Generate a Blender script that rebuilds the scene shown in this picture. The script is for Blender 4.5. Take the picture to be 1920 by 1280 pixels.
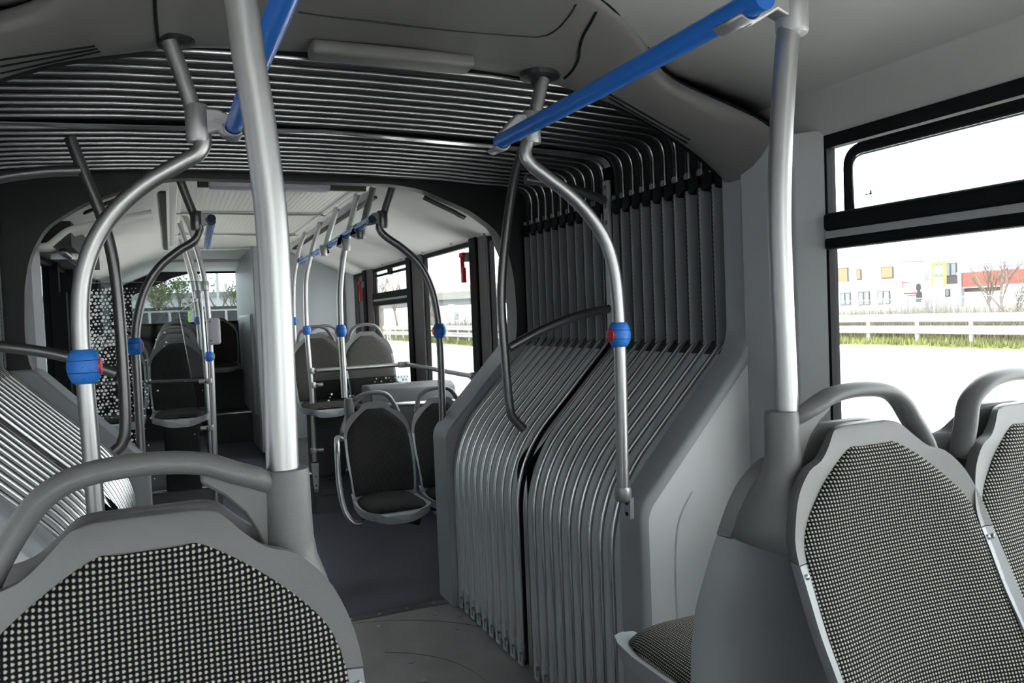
import bpy, bmesh, math, random
from mathutils.bvhtree import BVHTree
from mathutils import Vector, Matrix
random.seed(7)
PI = math.pi
scene = bpy.context.scene
COL = scene.collection
for o in list(bpy.data.objects):
    bpy.data.objects.remove(o)

# ------------------------------------------------------------------ camera
# x = across the bus, y = towards the rear of the bus, z = up (gangway floor = 0)
CH = 1.5
VP1 = (320.0 - 960, 615.0 - 640)      # vanishing point of the bus axis
VP2 = (4330.0 - 960, 455.0 - 640)     # vanishing point across the bus
FPX = math.sqrt(-(VP1[0] * VP2[0] + VP1[1] * VP2[1]))
RY = Vector((VP1[0], VP1[1], FPX)).normalized()
RX = Vector((VP2[0], VP2[1], FPX)).normalized()
RZ = RX.cross(RY)
if RZ.y > 0:
    RZ = -RZ

def ray(p):
    d = Vector((p[0] - 960, p[1] - 640, FPX))
    return Vector((d.dot(RX), d.dot(RY), d.dot(RZ)))
def onx(p, x):
    d = ray(p); return Vector((0, 0, CH)) + d * (x / d.x)
def ony(p, y):
    d = ray(p); return Vector((0, 0, CH)) + d * (y / d.y)
def onz(p, z):
    d = ray(p); return Vector((0, 0, CH)) + d * ((z - CH) / d.z)

cam = bpy.data.cameras.new('camera')
cam.lens = 36.0 * FPX / 1920
cam.sensor_width = 36
cam.clip_start = 0.02
cam.clip_end = 600
camo = bpy.data.objects.new('camera', cam)
COL.objects.link(camo)
# camera axes in world space: right, up, back
cr = Vector((RX.x, RY.x, RZ.x)); cd = Vector((RX.y, RY.y, RZ.y)); cf = Vector((RX.z, RY.z, RZ.z))
M3 = Matrix((cr, -cd, -cf)).transposed()
camo.matrix_world = Matrix.Translation((0, 0, CH)) @ M3.to_4x4()
scene.camera = camo

# ------------------------------------------------------------------ world / exposure
w = bpy.data.worlds.new('overcast_sky'); scene.world = w
w.use_nodes = True
nt = w.node_tree
bg = nt.nodes['Background']
tc = nt.nodes.new('ShaderNodeTexCoord')
nz = nt.nodes.new('ShaderNodeTexNoise'); nz.inputs['Scale'].default_value = 2.2; nz.inputs['Detail'].default_value = 5
rp = nt.nodes.new('ShaderNodeValToRGB')
rp.color_ramp.elements[0].position = .35; rp.color_ramp.elements[0].color = (.86, .91, .97, 1)
rp.color_ramp.elements[1].position = .65; rp.color_ramp.elements[1].color = (1, 1, 1, 1)
nt.links.new(tc.outputs['Generated'], nz.inputs['Vector'])
nt.links.new(nz.outputs['Fac'], rp.inputs['Fac'])
nt.links.new(rp.outputs['Color'], bg.inputs['Color'])
bg.inputs['Strength'].default_value = 3.0

vs = scene.view_settings
vs.view_transform = 'Standard'
vs.look = 'None'
vs.gamma = 1
vs.use_curve_mapping = False
vs.exposure = 1.3

# ------------------------------------------------------------------ materials
def nd(m, t, **kw):
    n = m.node_tree.nodes.new(t)
    for k, v in kw.items():
        setattr(n, k, v)
    return n
def mat(name, col, rough=.5, metal=0, grain=0, gscale=400, var=0, vscale=6, spec=None):
    m = bpy.data.materials.new(name); m.use_nodes = True
    b = m.node_tree.nodes['Principled BSDF']
    b.inputs['Base Color'].default_value = (*col, 1)
    b.inputs['Roughness'].default_value = rough
    b.inputs['Metallic'].default_value = metal
    if spec is not None:
        b.inputs['Specular IOR Level'].default_value = spec
    L = m.node_tree.links
    if grain or var:
        t = nd(m, 'ShaderNodeTexCoord')
    if grain:
        n = nd(m, 'ShaderNodeTexNoise'); n.inputs['Scale'].default_value = gscale
        bp = nd(m, 'ShaderNodeBump'); bp.inputs['Strength'].default_value = grain; bp.inputs['Distance'].default_value = .001
        L.new(t.outputs['Object'], n.inputs['Vector']); L.new(n.outputs['Fac'], bp.inputs['Height']); L.new(bp.outputs['Normal'], b.inputs['Normal'])
    if var:
        n2 = nd(m, 'ShaderNodeTexNoise'); n2.inputs['Scale'].default_value = vscale; n2.inputs['Detail'].default_value = 6
        r2 = nd(m, 'ShaderNodeValToRGB')
        r2.color_ramp.elements[0].position = .3; r2.color_ramp.elements[1].position = .7
        r2.color_ramp.elements[0].color = (*[c * (1 - var) for c in col], 1)
        r2.color_ramp.elements[1].color = (*[min(1, c * (1 + var)) for c in col], 1)
        L.new(t.outputs['Object'], n2.inputs['Vector']); L.new(n2.outputs['Fac'], r2.inputs['Fac']); L.new(r2.outputs['Color'], b.inputs['Base Color'])
    return m

M = {}
M['portal'] = mat('portal_plastic', (.145, .14, .134), .5, grain=.25, gscale=700)
M['panel'] = mat('light_grey_panel', (.66, .67, .68), .5, grain=.5, gscale=500)
M['pillar'] = mat('pillar_plastic', (.42, .43, .44), .5, grain=.2, gscale=600)
M['white'] = mat('ceiling_white', (.88, .86, .82), .55, grain=.15, gscale=500)
M['perf'] = mat('perforated_ceiling', (.78, .76, .71), .6, grain=.2, gscale=500)
M['black'] = mat('black_plastic', (.012, .012, .013), .45)
M['rubber'] = mat('black_rubber', (.008, .008, .009), .7, spec=.15)
M['fabdark'] = mat('bellows_fabric', (.036, .036, .037), .55, grain=.4, gscale=900)
M['walldark'] = mat('bellows_wall_fabric', (.26, .275, .28), .6, grain=.4, gscale=900)
M['cover'] = mat('bellows_cover_fabric', (.46, .49, .50), .34, grain=.3, gscale=900)
M['alu'] = mat('aluminium', (.55, .55, .55), .26, 1.0, grain=.15, gscale=300)
M['alubright'] = mat('bright_aluminium', (.82, .82, .83), .22, 1.0)
M['steel'] = mat('brushed_steel', (.46, .46, .46), .38, 1.0, grain=.10, gscale=500)
M['dsteel'] = mat('dark_steel', (.22, .22, .22), .36, .85, grain=.08, gscale=500)
M['clamp'] = mat('silver_clamp', (.42, .42, .42), .42, .7, grain=.25, gscale=500)
M['blue'] = mat('blue_lacquer', (.016, .145, .56), .2)
M['ball'] = mat('blue_plastic', (.022, .19, .66), .45, grain=.3, gscale=600)
M['red'] = mat('red_plastic', (.55, .012, .015), .4)
M['yellow'] = mat('yellow_plastic', (.75, .5, .02), .4)
M['seatdark'] = mat('seat_dark_plastic', (.15, .153, .153), .42, grain=.35, gscale=600)
M['seatgrey'] = mat('seat_grey_plastic', (.30, .315, .33), .4, grain=.25, gscale=600)
M['floor'] = mat('dark_floor_vinyl', (.085, .087, .115), .42, grain=.3, gscale=300, var=.12, vscale=3)
M['plate'] = mat('turntable_metal', (.40, .385, .385), .42, .2, grain=.2, gscale=200, var=.12, vscale=4)
M['bulk'] = mat('bulkhead_laminate', (.075, .073, .08), .5, grain=.4, gscale=300)
M['carpet'] = mat('black_carpet', (.04, .04, .042), .9, grain=1, gscale=500)
M['screw'] = mat('screw_metal', (.5, .5, .5), .3, 1)
M['lamp'] = mat('lamp_diffuser', (.62, .60, .66), .35)
M['dot'] = mat('frosted_dot', (.85, .86, .86), .6)
M['asphalt'] = mat('pale_concrete', (.74, .725, .69), .9, grain=.4, gscale=30, var=.05, vscale=.4)
M['grass'] = mat('grass', (.17, .18, .065), .9, var=.45, vscale=1.3)
M['drygrass'] = mat('dry_grass', (.20, .165, .115), .9, var=.3, vscale=2)
M['rail'] = mat('guardrail_zinc', (.42, .43, .42), .55, .2)
M['bark'] = mat('pale_bark', (.17, .14, .115), .9, var=.3, vscale=10)
M['bwhite'] = mat('render_white', (.42, .42, .425), .8)
M['bgrey'] = mat('wall_grey', (.22, .225, .24), .8)
M['bred'] = mat('red_fascia', (.22, .065, .045), .7)
M['solar'] = mat('blue_grey_roof', (.16, .175, .23), .5)
M['blind'] = mat('orange_blind', (.27, .16, .085), .7)
M['wframe'] = mat('dark_window_frame', (.075, .062, .062), .6)
M['wpane'] = mat('house_pane', (.20, .215, .215), .2)
M['concrete'] = mat('bridge_concrete', (.27, .255, .235), .9, var=.1, vscale=.6)
M['sgreen'] = mat('lime_green_paint', (.45, .62, .10), .5)
M['leaf'] = mat('spring_leaves', (.12, .14, .05), .8, var=.3, vscale=3)
M['sblue'] = mat('sign_blue', (.06, .22, .6), .5)
M['syellow'] = mat('sign_yellow', (.36, .28, .06), .5)
M['ink'] = mat('print_black', (.02, .02, .02), .6)
M['stitch'] = mat('stitched_seam', (.015, .015, .018), .7)

def glass(name, tint, f0=.04, rough=0.0):
    m = bpy.data.materials.new(name); m.use_nodes = True
    n = m.node_tree.nodes; L = m.node_tree.links
    n.remove(n['Principled BSDF'])
    out = n['Material Output']
    tr = n.new('ShaderNodeBsdfTransparent'); tr.inputs['Color'].default_value = (*tint, 1)
    gl = n.new('ShaderNodeBsdfGlossy'); gl.inputs['Roughness'].default_value = rough; gl.inputs['Color'].default_value = (.9, .9, .9, 1)
    lw = n.new('ShaderNodeLayerWeight'); lw.inputs['Blend'].default_value = .12
    mx = n.new('ShaderNodeMixShader')
    mp = n.new('ShaderNodeMath'); mp.operation = 'MULTIPLY'; mp.inputs[1].default_value = .5
    L.new(lw.outputs['Fresnel'], mp.inputs[0]); L.new(mp.outputs[0], mx.inputs[0])
    L.new(tr.outputs[0], mx.inputs[1]); L.new(gl.outputs[0], mx.inputs[2]); L.new(mx.outputs[0], out.inputs['Surface'])
    return m
M['glass'] = glass('window_glass', (.94, .96, .95))
M['tint'] = glass('tinted_glass', (.50, .54, .54))
M['screen'] = glass('partition_glass', (.78, .80, .80))

def fabric(name, pitch, light=(.52, .50, .42), dark=(.006, .006, .010)):
    """black woven cloth with rows of raised pale loops; UVs are in metres"""
    m = bpy.data.materials.new(name); m.use_nodes = True
    L = m.node_tree.links; b = m.node_tree.nodes['Principled BSDF']
    b.inputs['Roughness'].default_value = .85
    b.inputs['Specular IOR Level'].default_value = .15
    uv = nd(m, 'ShaderNodeTexCoord'); sp = nd(m, 'ShaderNodeSeparateXYZ')
    L.new(uv.outputs['UV'], sp.inputs[0])
    def mth(op, a, bb=None, c=None):
        x = nd(m, 'ShaderNodeMath', operation=op)
        for i, v in enumerate((a, bb, c)):
            if v is None: continue
            if isinstance(v, (int, float)): x.inputs[i].default_value = v
            else: L.new(v, x.inputs[i])
        return x.outputs[0]
    u = mth('DIVIDE', sp.outputs['X'], pitch); v = mth('DIVIDE', sp.outputs['Y'], pitch * .93)
    # slight slant of each loop
    u2 = mth('ADD', u, mth('MULTIPLY', mth('ABSOLUTE', mth('SUBTRACT', mth('FRACT', v), .5)), .28))
    du = mth('SUBTRACT', mth('FRACT', u2), .5); dv = mth('SUBTRACT', mth('FRACT', v), .5)
    r = mth('SQRT', mth('ADD', mth('MULTIPLY', mth('MULTIPLY', du, du), 1.25), mth('MULTIPLY', dv, dv)))
    mr = nd(m, 'ShaderNodeMapRange', interpolation_type='SMOOTHSTEP')
    L.new(r, mr.inputs['Value'])
    mr.inputs['From Min'].default_value = .19; mr.inputs['From Max'].default_value = .42
    mr.inputs['To Min'].default_value = 1; mr.inputs['To Max'].default_value = 0
    mx = nd(m, 'ShaderNodeMix', data_type='RGBA')
    L.new(mr.outputs[0], mx.inputs[0])
    mx.inputs[6].default_value = (*dark, 1); mx.inputs[7].default_value = (*light, 1)
    L.new(mx.outputs[2], b.inputs['Base Color'])
    bp = nd(m, 'ShaderNodeBump'); bp.inputs['Strength'].default_value = .8; bp.inputs['Distance'].default_value = .0016
    L.new(mr.outputs[0], bp.inputs['Height']); L.new(bp.outputs['Normal'], b.inputs['Normal'])
    return m
M['cloth'] = fabric('woven_seat_cloth', .0064)
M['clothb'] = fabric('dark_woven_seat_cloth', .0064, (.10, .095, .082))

M['clothm'] = fabric('mid_woven_seat_cloth', .0064, (.24, .222, .19))  # same weave as the front seat cloth, with darker loops
M['ledge'] = mat('ledge_plastic', (.085, .088, .092), .45, grain=.25, gscale=600)

# ------------------------------------------------------------------ mesh helpers
def empty(name, loc=(0, 0, 0), rz=0):
    o = bpy.data.objects.new(name, None); COL.objects.link(o)
    o.location = loc; o.rotation_euler = (0, 0, rz); o.empty_display_size = .05
    return o
def thing(name, label, cat, loc=(0, 0, 0), group=None, rz=0):
    o = empty(name, loc, rz); o['label'] = label; o['category'] = cat
    if group: o['group'] = group
    return o
def tag(o, label, cat, group=None):
    o['label'] = label; o['category'] = cat
    if group: o['group'] = group
    return o
def struct(o):
    o['kind'] = 'structure'; return o

def mk(name, verts, faces, m, parent=None, smooth=False, angle=None, uvs=None):
    """world-space vertices; object origin at the parent's origin"""
    me = bpy.data.meshes.new(name)
    off = parent_origin(parent)
    me.from_pydata([tuple(Vector(v) - off) for v in verts], [], faces)
    me.materials.append(M[m] if isinstance(m, str) else m)
    bm = bmesh.new(); bm.from_mesh(me)
    bmesh.ops.recalc_face_normals(bm, faces=bm.faces)
    if uvs is not None:
        lay = bm.loops.layers.uv.new('uv')
        for f in bm.faces:
            for l in f.loops:
                l[lay].uv = uvs[l.vert.index]
    if smooth:
        for f in bm.faces: f.smooth = True
        if angle:
            for e in bm.edges:
                if len(e.link_faces) == 2 and e.calc_face_angle(0) > angle:
                    e.smooth = False
    bm.to_mesh(me); bm.free()
    o = bpy.data.objects.new(name, me); COL.objects.link(o)
    if parent is not None:
        o.parent = parent
    return o
def parent_origin(p):
    v = Vector((0, 0, 0))
    while p is not None:
        v += Vector(p.location); p = p.parent
    return v
class MB:
    def __init__(s): s.v = []; s.f = []
    def add(s, vf):
        n = len(s.v); s.v += [Vector(q) for q in vf[0]]; s.f += [tuple(i + n for i in f) for f in vf[1]]; return s
    def build(s, name, m, parent=None, smooth=False, angle=None):
        return mk(name, s.v, s.f, m, parent, smooth, angle)

def box(x0, x1, y0, y1, z0, z1):
    v = [(x, y, z) for x in (x0, x1) for y in (y0, y1) for z in (z0, z1)]
    return v, [(0, 1, 3, 2), (4, 6, 7, 5), (0, 4, 5, 1), (2, 3, 7, 6), (0, 2, 6, 4), (1, 5, 7, 3)]
def bbox(x0, x1, y0, y1, z0, z1, r=.004, seg=2):
    """bevelled box"""
    bm = bmesh.new()
    v, f = box(x0, x1, y0, y1, z0, z1)
    bv = [bm.verts.new(q) for q in v]
    for q in f: bm.faces.new([bv[i] for i in q])
    bmesh.ops.recalc_face_normals(bm, faces=bm.faces)
    bmesh.ops.bevel(bm, geom=list(bm.edges), offset=r, segments=seg, affect='EDGES', profile=.5)
    bm.verts.ensure_lookup_table()
    out = [v.co.copy() for v in bm.verts], [tuple(x.index for x in f.verts) for f in bm.faces]
    bm.verts.index_update()
    out = [v.co.copy() for v in bm.verts], [tuple(x.index for x in f.verts) for f in bm.faces]
    bm.free(); return out
def catmull(pts, n=6):
    pts = [Vector(p) for p in pts]
    if len(pts) < 3: return pts
    out = []
    for i in range(len(pts) - 1):
        p0 = pts[i - 1] if i else pts[0] * 2 - pts[1]
        p1, p2 = pts[i], pts[i + 1]
        p3 = pts[i + 2] if i + 2 < len(pts) else pts[-1] * 2 - pts[-2]
        for k in range(n):
            t = k / n
            out.append(.5 * ((2 * p1) + (p2 - p0) * t + (2 * p0 - 5 * p1 + 4 * p2 - p3) * t * t + (3 * p1 - p0 - 3 * p2 + p3) * t ** 3))
    out.append(pts[-1]); return out
def fillet(pts, r, n=6):
    """round the corners of a polyline"""
    pts = [Vector(p) for p in pts]; out = [pts[0]]
    for i in range(1, len(pts) - 1):
        a, b, c = pts[i - 1], pts[i], pts[i + 1]
        rr = r[i] if isinstance(r, (list, tuple)) else r
        d1 = (a - b); d2 = (c - b)
        k = min(rr, d1.length * .49, d2.length * .49)
        if k < 1e-6: out.append(b); continue
        s = b + d1.normalized() * k; e = b + d2.normalized() * k
        for j in range(n + 1):
            t = j / n
            out.append(s * (1 - t) ** 2 + b * 2 * t * (1 - t) + e * t * t)
    out.append(pts[-1]); return out
def tube(pts, r, seg=14, cap=True, ry=None, up=None):
    pts = [Vector(p) for p in pts]; V = []; Fc = []
    n = len(pts); prev = None
    for i, p in enumerate(pts):
        t = (pts[min(i + 1, n - 1)] - pts[max(i - 1, 0)]).normalized()
        if prev is None:
            ref = Vector(up) if up else (Vector((0, 0, 1)) if abs(t.z) < .9 else Vector((0, 1, 0)))
            a = t.cross(ref).normalized()
        else:
            a = (prev - t * prev.dot(t)).normalized()
        prev = a; b = t.cross(a)
        rr = r[i] if isinstance(r, (list, tuple)) else r
        r2 = rr if ry is None else (ry[i] if isinstance(ry, (list, tuple)) else ry)
        for k in range(seg):
            an = 2 * PI * k / seg
            V.append(p + a * math.cos(an) * rr + b * math.sin(an) * r2)
    for i in range(n - 1):
        for k in range(seg):
            k2 = (k + 1) % seg
            Fc.append((i * seg + k, i * seg + k2, (i + 1) * seg + k2, (i + 1) * seg + k))
    if cap:
        Fc.append(tuple(range(seg))); Fc.append(tuple((n - 1) * seg + k for k in range(seg)))
    return V, Fc
def tubeo(name, pts, r, m, parent=None, seg=14, **kw):
    v, f = tube(pts, r, seg, **kw)
    return mk(name, v, f, m, parent, True, .9)
def grid(rows, closed=False):
    n = len(rows[0]); V = [Vector(p) for r in rows for p in r]; Fc = []
    for i in range(len(rows) - 1):
        for k in range(n if closed else n - 1):
            k2 = (k + 1) % n
            Fc.append((i * n + k, i * n + k2, (i + 1) * n + k2, (i + 1) * n + k))
    return V, Fc
def prism(poly, axis, a, b):
    """closed polygon of 2-D points extruded along an axis (x: (y,z), y: (x,z), z: (x,y))"""
    def P(q, t):
        return {'x': (t, q[0], q[1]), 'y': (q[0], t, q[1]), 'z': (q[0], q[1], t)}[axis]
    n = len(poly)
    V = [P(q, a) for q in poly] + [P(q, b) for q in poly]
    Fc = [tuple(range(n)), tuple(range(2 * n - 1, n - 1, -1))] + [(i, (i + 1) % n, n + (i + 1) % n, n + i) for i in range(n)]
    return V, Fc
def lathe(prof, c, axis=Vector((0, 0, 1)), seg=18):
    """profile of (radius, height) turned round an axis through c"""
    axis = Vector(axis).normalized()
    a = axis.cross(Vector((1, 0, 0)) if abs(axis.x) < .9 else Vector((0, 1, 0))).normalized(); b = axis.cross(a)
    c = Vector(c)
    rows = [[c + axis * h + (a * math.cos(2 * PI * k / seg) + b * math.sin(2 * PI * k / seg)) * max(r, 1e-5) for k in range(seg)] for r, h in prof]
    V, Fc = grid(rows, True)
    n = len(rows)
    Fc.append(tuple(range(seg))); Fc.append(tuple((n - 1) * seg + k for k in range(seg)))
    return V, Fc
def disc(c, r, axis, h=.002, seg=10):
    return lathe([(r, 0), (r, h * .6), (r * .75, h)], c, axis, seg)
def bevelmod(o, wd=.004, seg=2):
    md = o.modifiers.new('bevel', 'BEVEL'); md.width = wd; md.segments = seg; md.limit_method = 'ANGLE'; md.angle_limit = .6
    return o
def solid(o, t, off=1):
    md = o.modifiers.new('solidify', 'SOLIDIFY'); md.thickness = t; md.offset = off; return o
def solid_dir(o, t, d):
    d = Vector(d); s = sum((p.normal.dot(d) * p.area for p in o.data.polygons))
    return solid(o, t, 1 if s > 0 else -1)
def subd(o, n=2):
    md = o.modifiers.new('subsurf', 'SUBSURF'); md.levels = n; md.render_levels = n; return o
XC = .56                      # centre line of the bus
def mir(p):
    return Vector((2 * XC - p[0], p[1], p[2]))

# ================================================================== SETTING: floors
XR, XL = 1.78, 2 * XC - 1.78           # inner wall planes
fl = struct(mk('floor', *box(XL - .05, XR + .05, -4.7, 2.0, -.06, 0), 'floor'))
trailer_floor = MB()
trailer_floor.add(prism([(3.9, 0), (6.2, 0), (9.2, .20), (9.2, -.06), (3.9, -.06)], 'x', XL - .05, XR + .05))
fr = struct(trailer_floor.build('floor', 'floor'))
# gangway turntable plate with seams and countersunk screws
tp = struct(mk('floor', *box(XL + .02, XR - .02, 2.0, 3.9, -.05, .002), 'plate'))
sm = MB()
def arc(cx, cy, r, a0, a1, n=24, z=.003):
    return [(cx + r * math.cos(a0 + (a1 - a0) * i / n), cy + r * math.sin(a0 + (a1 - a0) * i / n), z) for i in range(n + 1)]
sm.add(tube(arc(.56, 2.95, .92, .55, 2.6), .0016, 5))
sm.add(tube(arc(.56, 2.95, .55, -1.2, 1.1), .0014, 5))
sm.add(tube([(XL + .03, 3.885, .003), (XR - .03, 3.885, .003)], .004, 5))
sm.build('seam', 'dsteel', tp)
nos = mk('edge_strip', *box(XL + .03, XR - .03, 3.87, 3.93, 0, .006), 'dsteel', tp)
for i in range(16):
    x = -.55 + i * .145
    mk('screw', *disc((x, 3.9, .006), .009, (0, 0, 1), .002), 'screw', tp)
for i in range(10):
    a = .5 + i * .24
    mk('screw', *disc((.56 + .86 * math.cos(a), 2.95 + .86 * math.sin(a), .002), .013, (0, 0, 1), .003), 'screw', tp)
for px in ((771, 1241), (795, 1276), (816, 1151), (862, 1154)):
    q = onz(px, .003)
    mk('screw', *disc(q, .014, (0, 0, 1), .003), 'screw', tp)

# ================================================================== SETTING: roof and ceiling
rf = struct(mk('ceiling', *box(XL - .25, XR + .25, -4.75, 11.0, 2.52, 2.6), 'white'))
# front section: pale cove panels left and right, dark centre console
cove = [(1.80, 1.985), (1.775, 1.988), (1.752, 2.04), (1.727, 2.096), (1.717, 2.108), (1.65, 2.136), (1.50, 2.182), (1.28, 2.222), (1.08, 2.247), (.90, 2.262)]
cove = [(p.x, p.z) for p in catmull([(x, 0, z) for x, z in cove], 4)]
for s in (0, 1):
    rows = []
    for y in (-4.65, 1.99):
        rows.append([(x if s == 0 else 2 * XC - x, y, z) for x, z in cove])
    o = mk('ceiling', *grid(rows), 'white', None, True)
    solid_dir(o, .02, (0, 0, 1)); struct(o)
    q = onx((1538, 217), 1.745) if s == 0 else mir(onx((1538, 217), 1.745))
    mk('screw', *lathe([(.011, 0), (.012, .003), (.008, .005), (.005, .003)], q + Vector((.012 if s == 0 else -.012, 0, .012)), (-1 if s == 0 else 1, 0, -1)), 'dsteel', o, True)
cons = [(.22, 2.262), (.26, 2.25), (.86, 2.25), (.90, 2.262)]
o = mk('ceiling', *grid([[(x, y, z) for x, z in cons] for y in (-4.65, 1.62)]), 'portal'); solid_dir(o, .03, (0, 0, 1)); struct(o)
hatch_px = [p for p, z in (((560, 22), 2.243), ((640, 33), 2.240), (( 800, 52), 2.237), ((960, 66), 2.236), ((1015, 68), 2.236), ((1045, 54), 2.238), ((1068, 28), 2.241), ((1080, 8), 2.246))]
hatch_ = [onz(p, z) for p, z in (((560, 22), 2.243), ((640, 33), 2.240), (( 800, 52), 2.237), ((960, 66), 2.236), ((1015, 68), 2.236), ((1045, 54), 2.238), ((1068, 28), 2.241), ((1088, -10), 2.246))]

# ================================================================== SETTING: near gangway portal (trim_1)
por = struct(empty('trim_1', (XC, 2.1, 0)))
side = [(1.29, 0), (1.29, .885), (1.737, 1.37), (1.737, 1.95), (1.86, 1.95), (1.86, 0)]
sp = fillet([(x, 0, z) for x, z in side], [0, .05, .07, 0, 0, 0], 6)
side2 = [(p.x, p.z) for p in sp]
for s in (0, 1):
    pl = side2 if s == 0 else [(2 * XC - x, z) for x, z in side2]
    o = mk('side_panel', *prism(pl, 'y', 2.04, 2.15), 'panel', por, True, .5)
    bevelmod(o, .022, 4)
    bp_ = [p for p in sp[:-2] if p.z < 1.951]
    cpt = Vector((.3, 0, 1.0))
    brow = []
    for i, p in enumerate(bp_):
        t_ = (bp_[min(i + 1, len(bp_) - 1)] - bp_[max(i - 1, 0)]).normalized(); nn = Vector((-t_.z, 0, t_.x))
        if nn.x > 0: nn = -nn
        brow.append((p, nn))
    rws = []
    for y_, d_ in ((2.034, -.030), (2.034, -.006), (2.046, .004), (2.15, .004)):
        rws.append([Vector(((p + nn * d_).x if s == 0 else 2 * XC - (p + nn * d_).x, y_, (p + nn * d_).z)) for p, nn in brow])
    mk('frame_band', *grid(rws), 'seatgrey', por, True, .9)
    # pressed line in the panel
    ln = [ony(p, 2.036) for p in ((1300, 920), (1275, 975), (1268, 1060), (1272, 1170))]
    if s: ln = [mir(p) for p in ln]
    mk('panel_line', *tube(catmull(ln), .0014, 6), 'panel', por, True)
# header: rounded beam swept from the white ceiling down to the bellows
C_ = [(1.737, 2.15, 1.905), (1.70, 2.15, 1.945), (1.576, 2.15, 2.025), (1.355, 2.15, 2.125), (1.183, 2.15, 2.168), (1.05, 2.15, 2.195), (.80, 2.15, 2.21), (.56, 2.15, 2.222)]
C2 = [(1.737, 2.09, 1.905), (1.70, 2.09, 1.938), (1.58, 2.07, 2.018), (1.36, 2.06, 2.118), (1.185, 2.06, 2.163), (1.05, 2.05, 2.188), (.80, 2.05, 2.203), (.56, 2.05, 2.213)]
B_ = [(1.742, 1.98, 1.905), (1.715, 1.985, 1.945), (1.60, 1.96, 2.04), (1.37, 1.93, 2.150), (1.185, 1.90, 2.195), (1.05, 1.87, 2.212), (.80, 1.86, 2.226), (.56, 1.86, 2.236)]
A2 = [(1.755, 1.90, 1.908), (1.75, 1.90, 1.97), (1.63, 1.91, 2.085), (1.40, 1.955, 2.168), (1.20, 1.83, 2.215), (1.02, 1.73, 2.232), (.80, 1.68, 2.243), (.56, 1.68, 2.25)]
A_ = [(1.775, 1.865, 1.912), (1.768, 1.865, 2.0), (1.64, 1.92, 2.108), (1.41, 1.955, 2.19), (1.20, 1.80, 2.232), (1.00, 1.66, 2.25), (.80, 1.58, 2.252), (.56, 1.58, 2.252)]
rows = [[Vector(p) for p in R] + [mir(p) for p in R[-2::-1]] for R in (C_, C2, B_, A2, A_)]
rows = [catmull(r, 4) for r in rows]
o = mk('header', *grid(rows), 'portal', por, True); solid_dir(o, .03, (0, 0, 1)); subd(o, 1)
bpy.context.view_layer.update()
hb_ = BVHTree.FromObject(o, bpy.context.evaluated_depsgraph_get())
hoff = parent_origin(o)
def on_header(p, d=.001):
    r_ = ray(p).normalized()
    h_ = hb_.ray_cast(Vector((0, 0, CH)) - hoff, r_)
    return (h_[0] + hoff - r_ * d) if h_[0] is not None else None
hg = [q for q in (on_header(p, .0005) for p in hatch_px) if q is not None]
mk('hatch_groove', *tube(catmull(hg, 6), .0028, 6), 'black', por, True)
epx = [(1112, 14), (1150, 46), (1200, 88), (1250, 128), (1300, 160), (1350, 187), (1395, 204), (1425, 217), (1442, 240), (1450, 270)]
egp = []
for p in epx:
    for dy in range(-30, 31, 3):
        q = on_header((p[0], p[1] + dy), .002)
        if q is not None: egp.append(q); break
if len(egp) > 2: mk('edge_gap', *tube(catmull(egp, 4), .0045, 6), 'rubber', por, True)
# closing lip behind the header so that no sky shows between header and bellows
lip = [[(p.x, 2.152, p.z) for p in rows[0]], [(p.x, 2.152, 2.5) for p in rows[0]]]
mk('header_back', *grid(lip), 'black', por)
mk('side_block', *box(1.80, 1.95, 1.97, 2.16, 0, 2.5), 'portal', por)
mk('side_block', *box(2 * XC - 1.95, 2 * XC - 1.80, 1.97, 2.16, 0, 2.5), 'portal', por)
# slotted vents on the corner of the header
def surf(Ra, Rb, t, s):
    a = Ra; b = Rb
    n = len(a) - 1; f = s * n; i = min(int(f), n - 1); k = f - i
    pa = Vector(a[i]).lerp(Vector(a[i + 1]), k); pb = Vector(b[i]).lerp(Vector(b[i + 1]), k)
    return pa.lerp(pb, t)
for s in (0, 1):
    ve = MB()
    (a0, a1), (b0, b1) = ((((1143, 176), (1293, 262)), ((1138, 204), (1276, 286))) if s == 0 else (((0, 112), (178, 86)), ((0, 162), (196, 106))))
    for j in range(5):
        k = j / 4
        l0 = (a0[0] + (b0[0] - a0[0]) * k, a0[1] + (b0[1] - a0[1]) * k); l1 = (a1[0] + (b1[0] - a1[0]) * k, a1[1] + (b1[1] - a1[1]) * k)
        ln = [on_header((l0[0] + (l1[0] - l0[0]) * q / 10, l0[1] + (l1[1] - l0[1]) * q / 10), .001) for q in range(11)]
        ln = [q for q in ln if q is not None]
        if len(ln) > 2: ve.add(tube(ln, .0032, 6))
    if ve.v: ve.build('vent_slats', 'rubber', por, True)
    # joint between the corner moulding and the centre console
    jl = [Vector(p) for p in ((.985, 1.60, 2.245), (1.03, 1.72, 2.226), (1.05, 1.86, 2.204), (1.075, 2.0, 2.184), (1.07, 2.14, 2.178))]
    jp = ((1118, 22), (1108, 42), (1094, 66), (1087, 90), (1084, 112), (1073, 132), (1058, 147)) if s == 0 else ((290, -5), (291, 20), (293, 45), (296, 76))
    jl = [q for q in (on_header(p, .001) for p in jp) if q is not None]
    mk('joint_gap', *tube(catmull(jl), .0042, 6), 'rubber', por, True)
# long lamp housing under the header
lo = MB(); lo.add(bbox(.36, .80, 2.01, 2.09, 2.178, 2.215, .012, 3))
lh = lo.build('lamp_housing', 'portal', por, True, .6)

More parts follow.
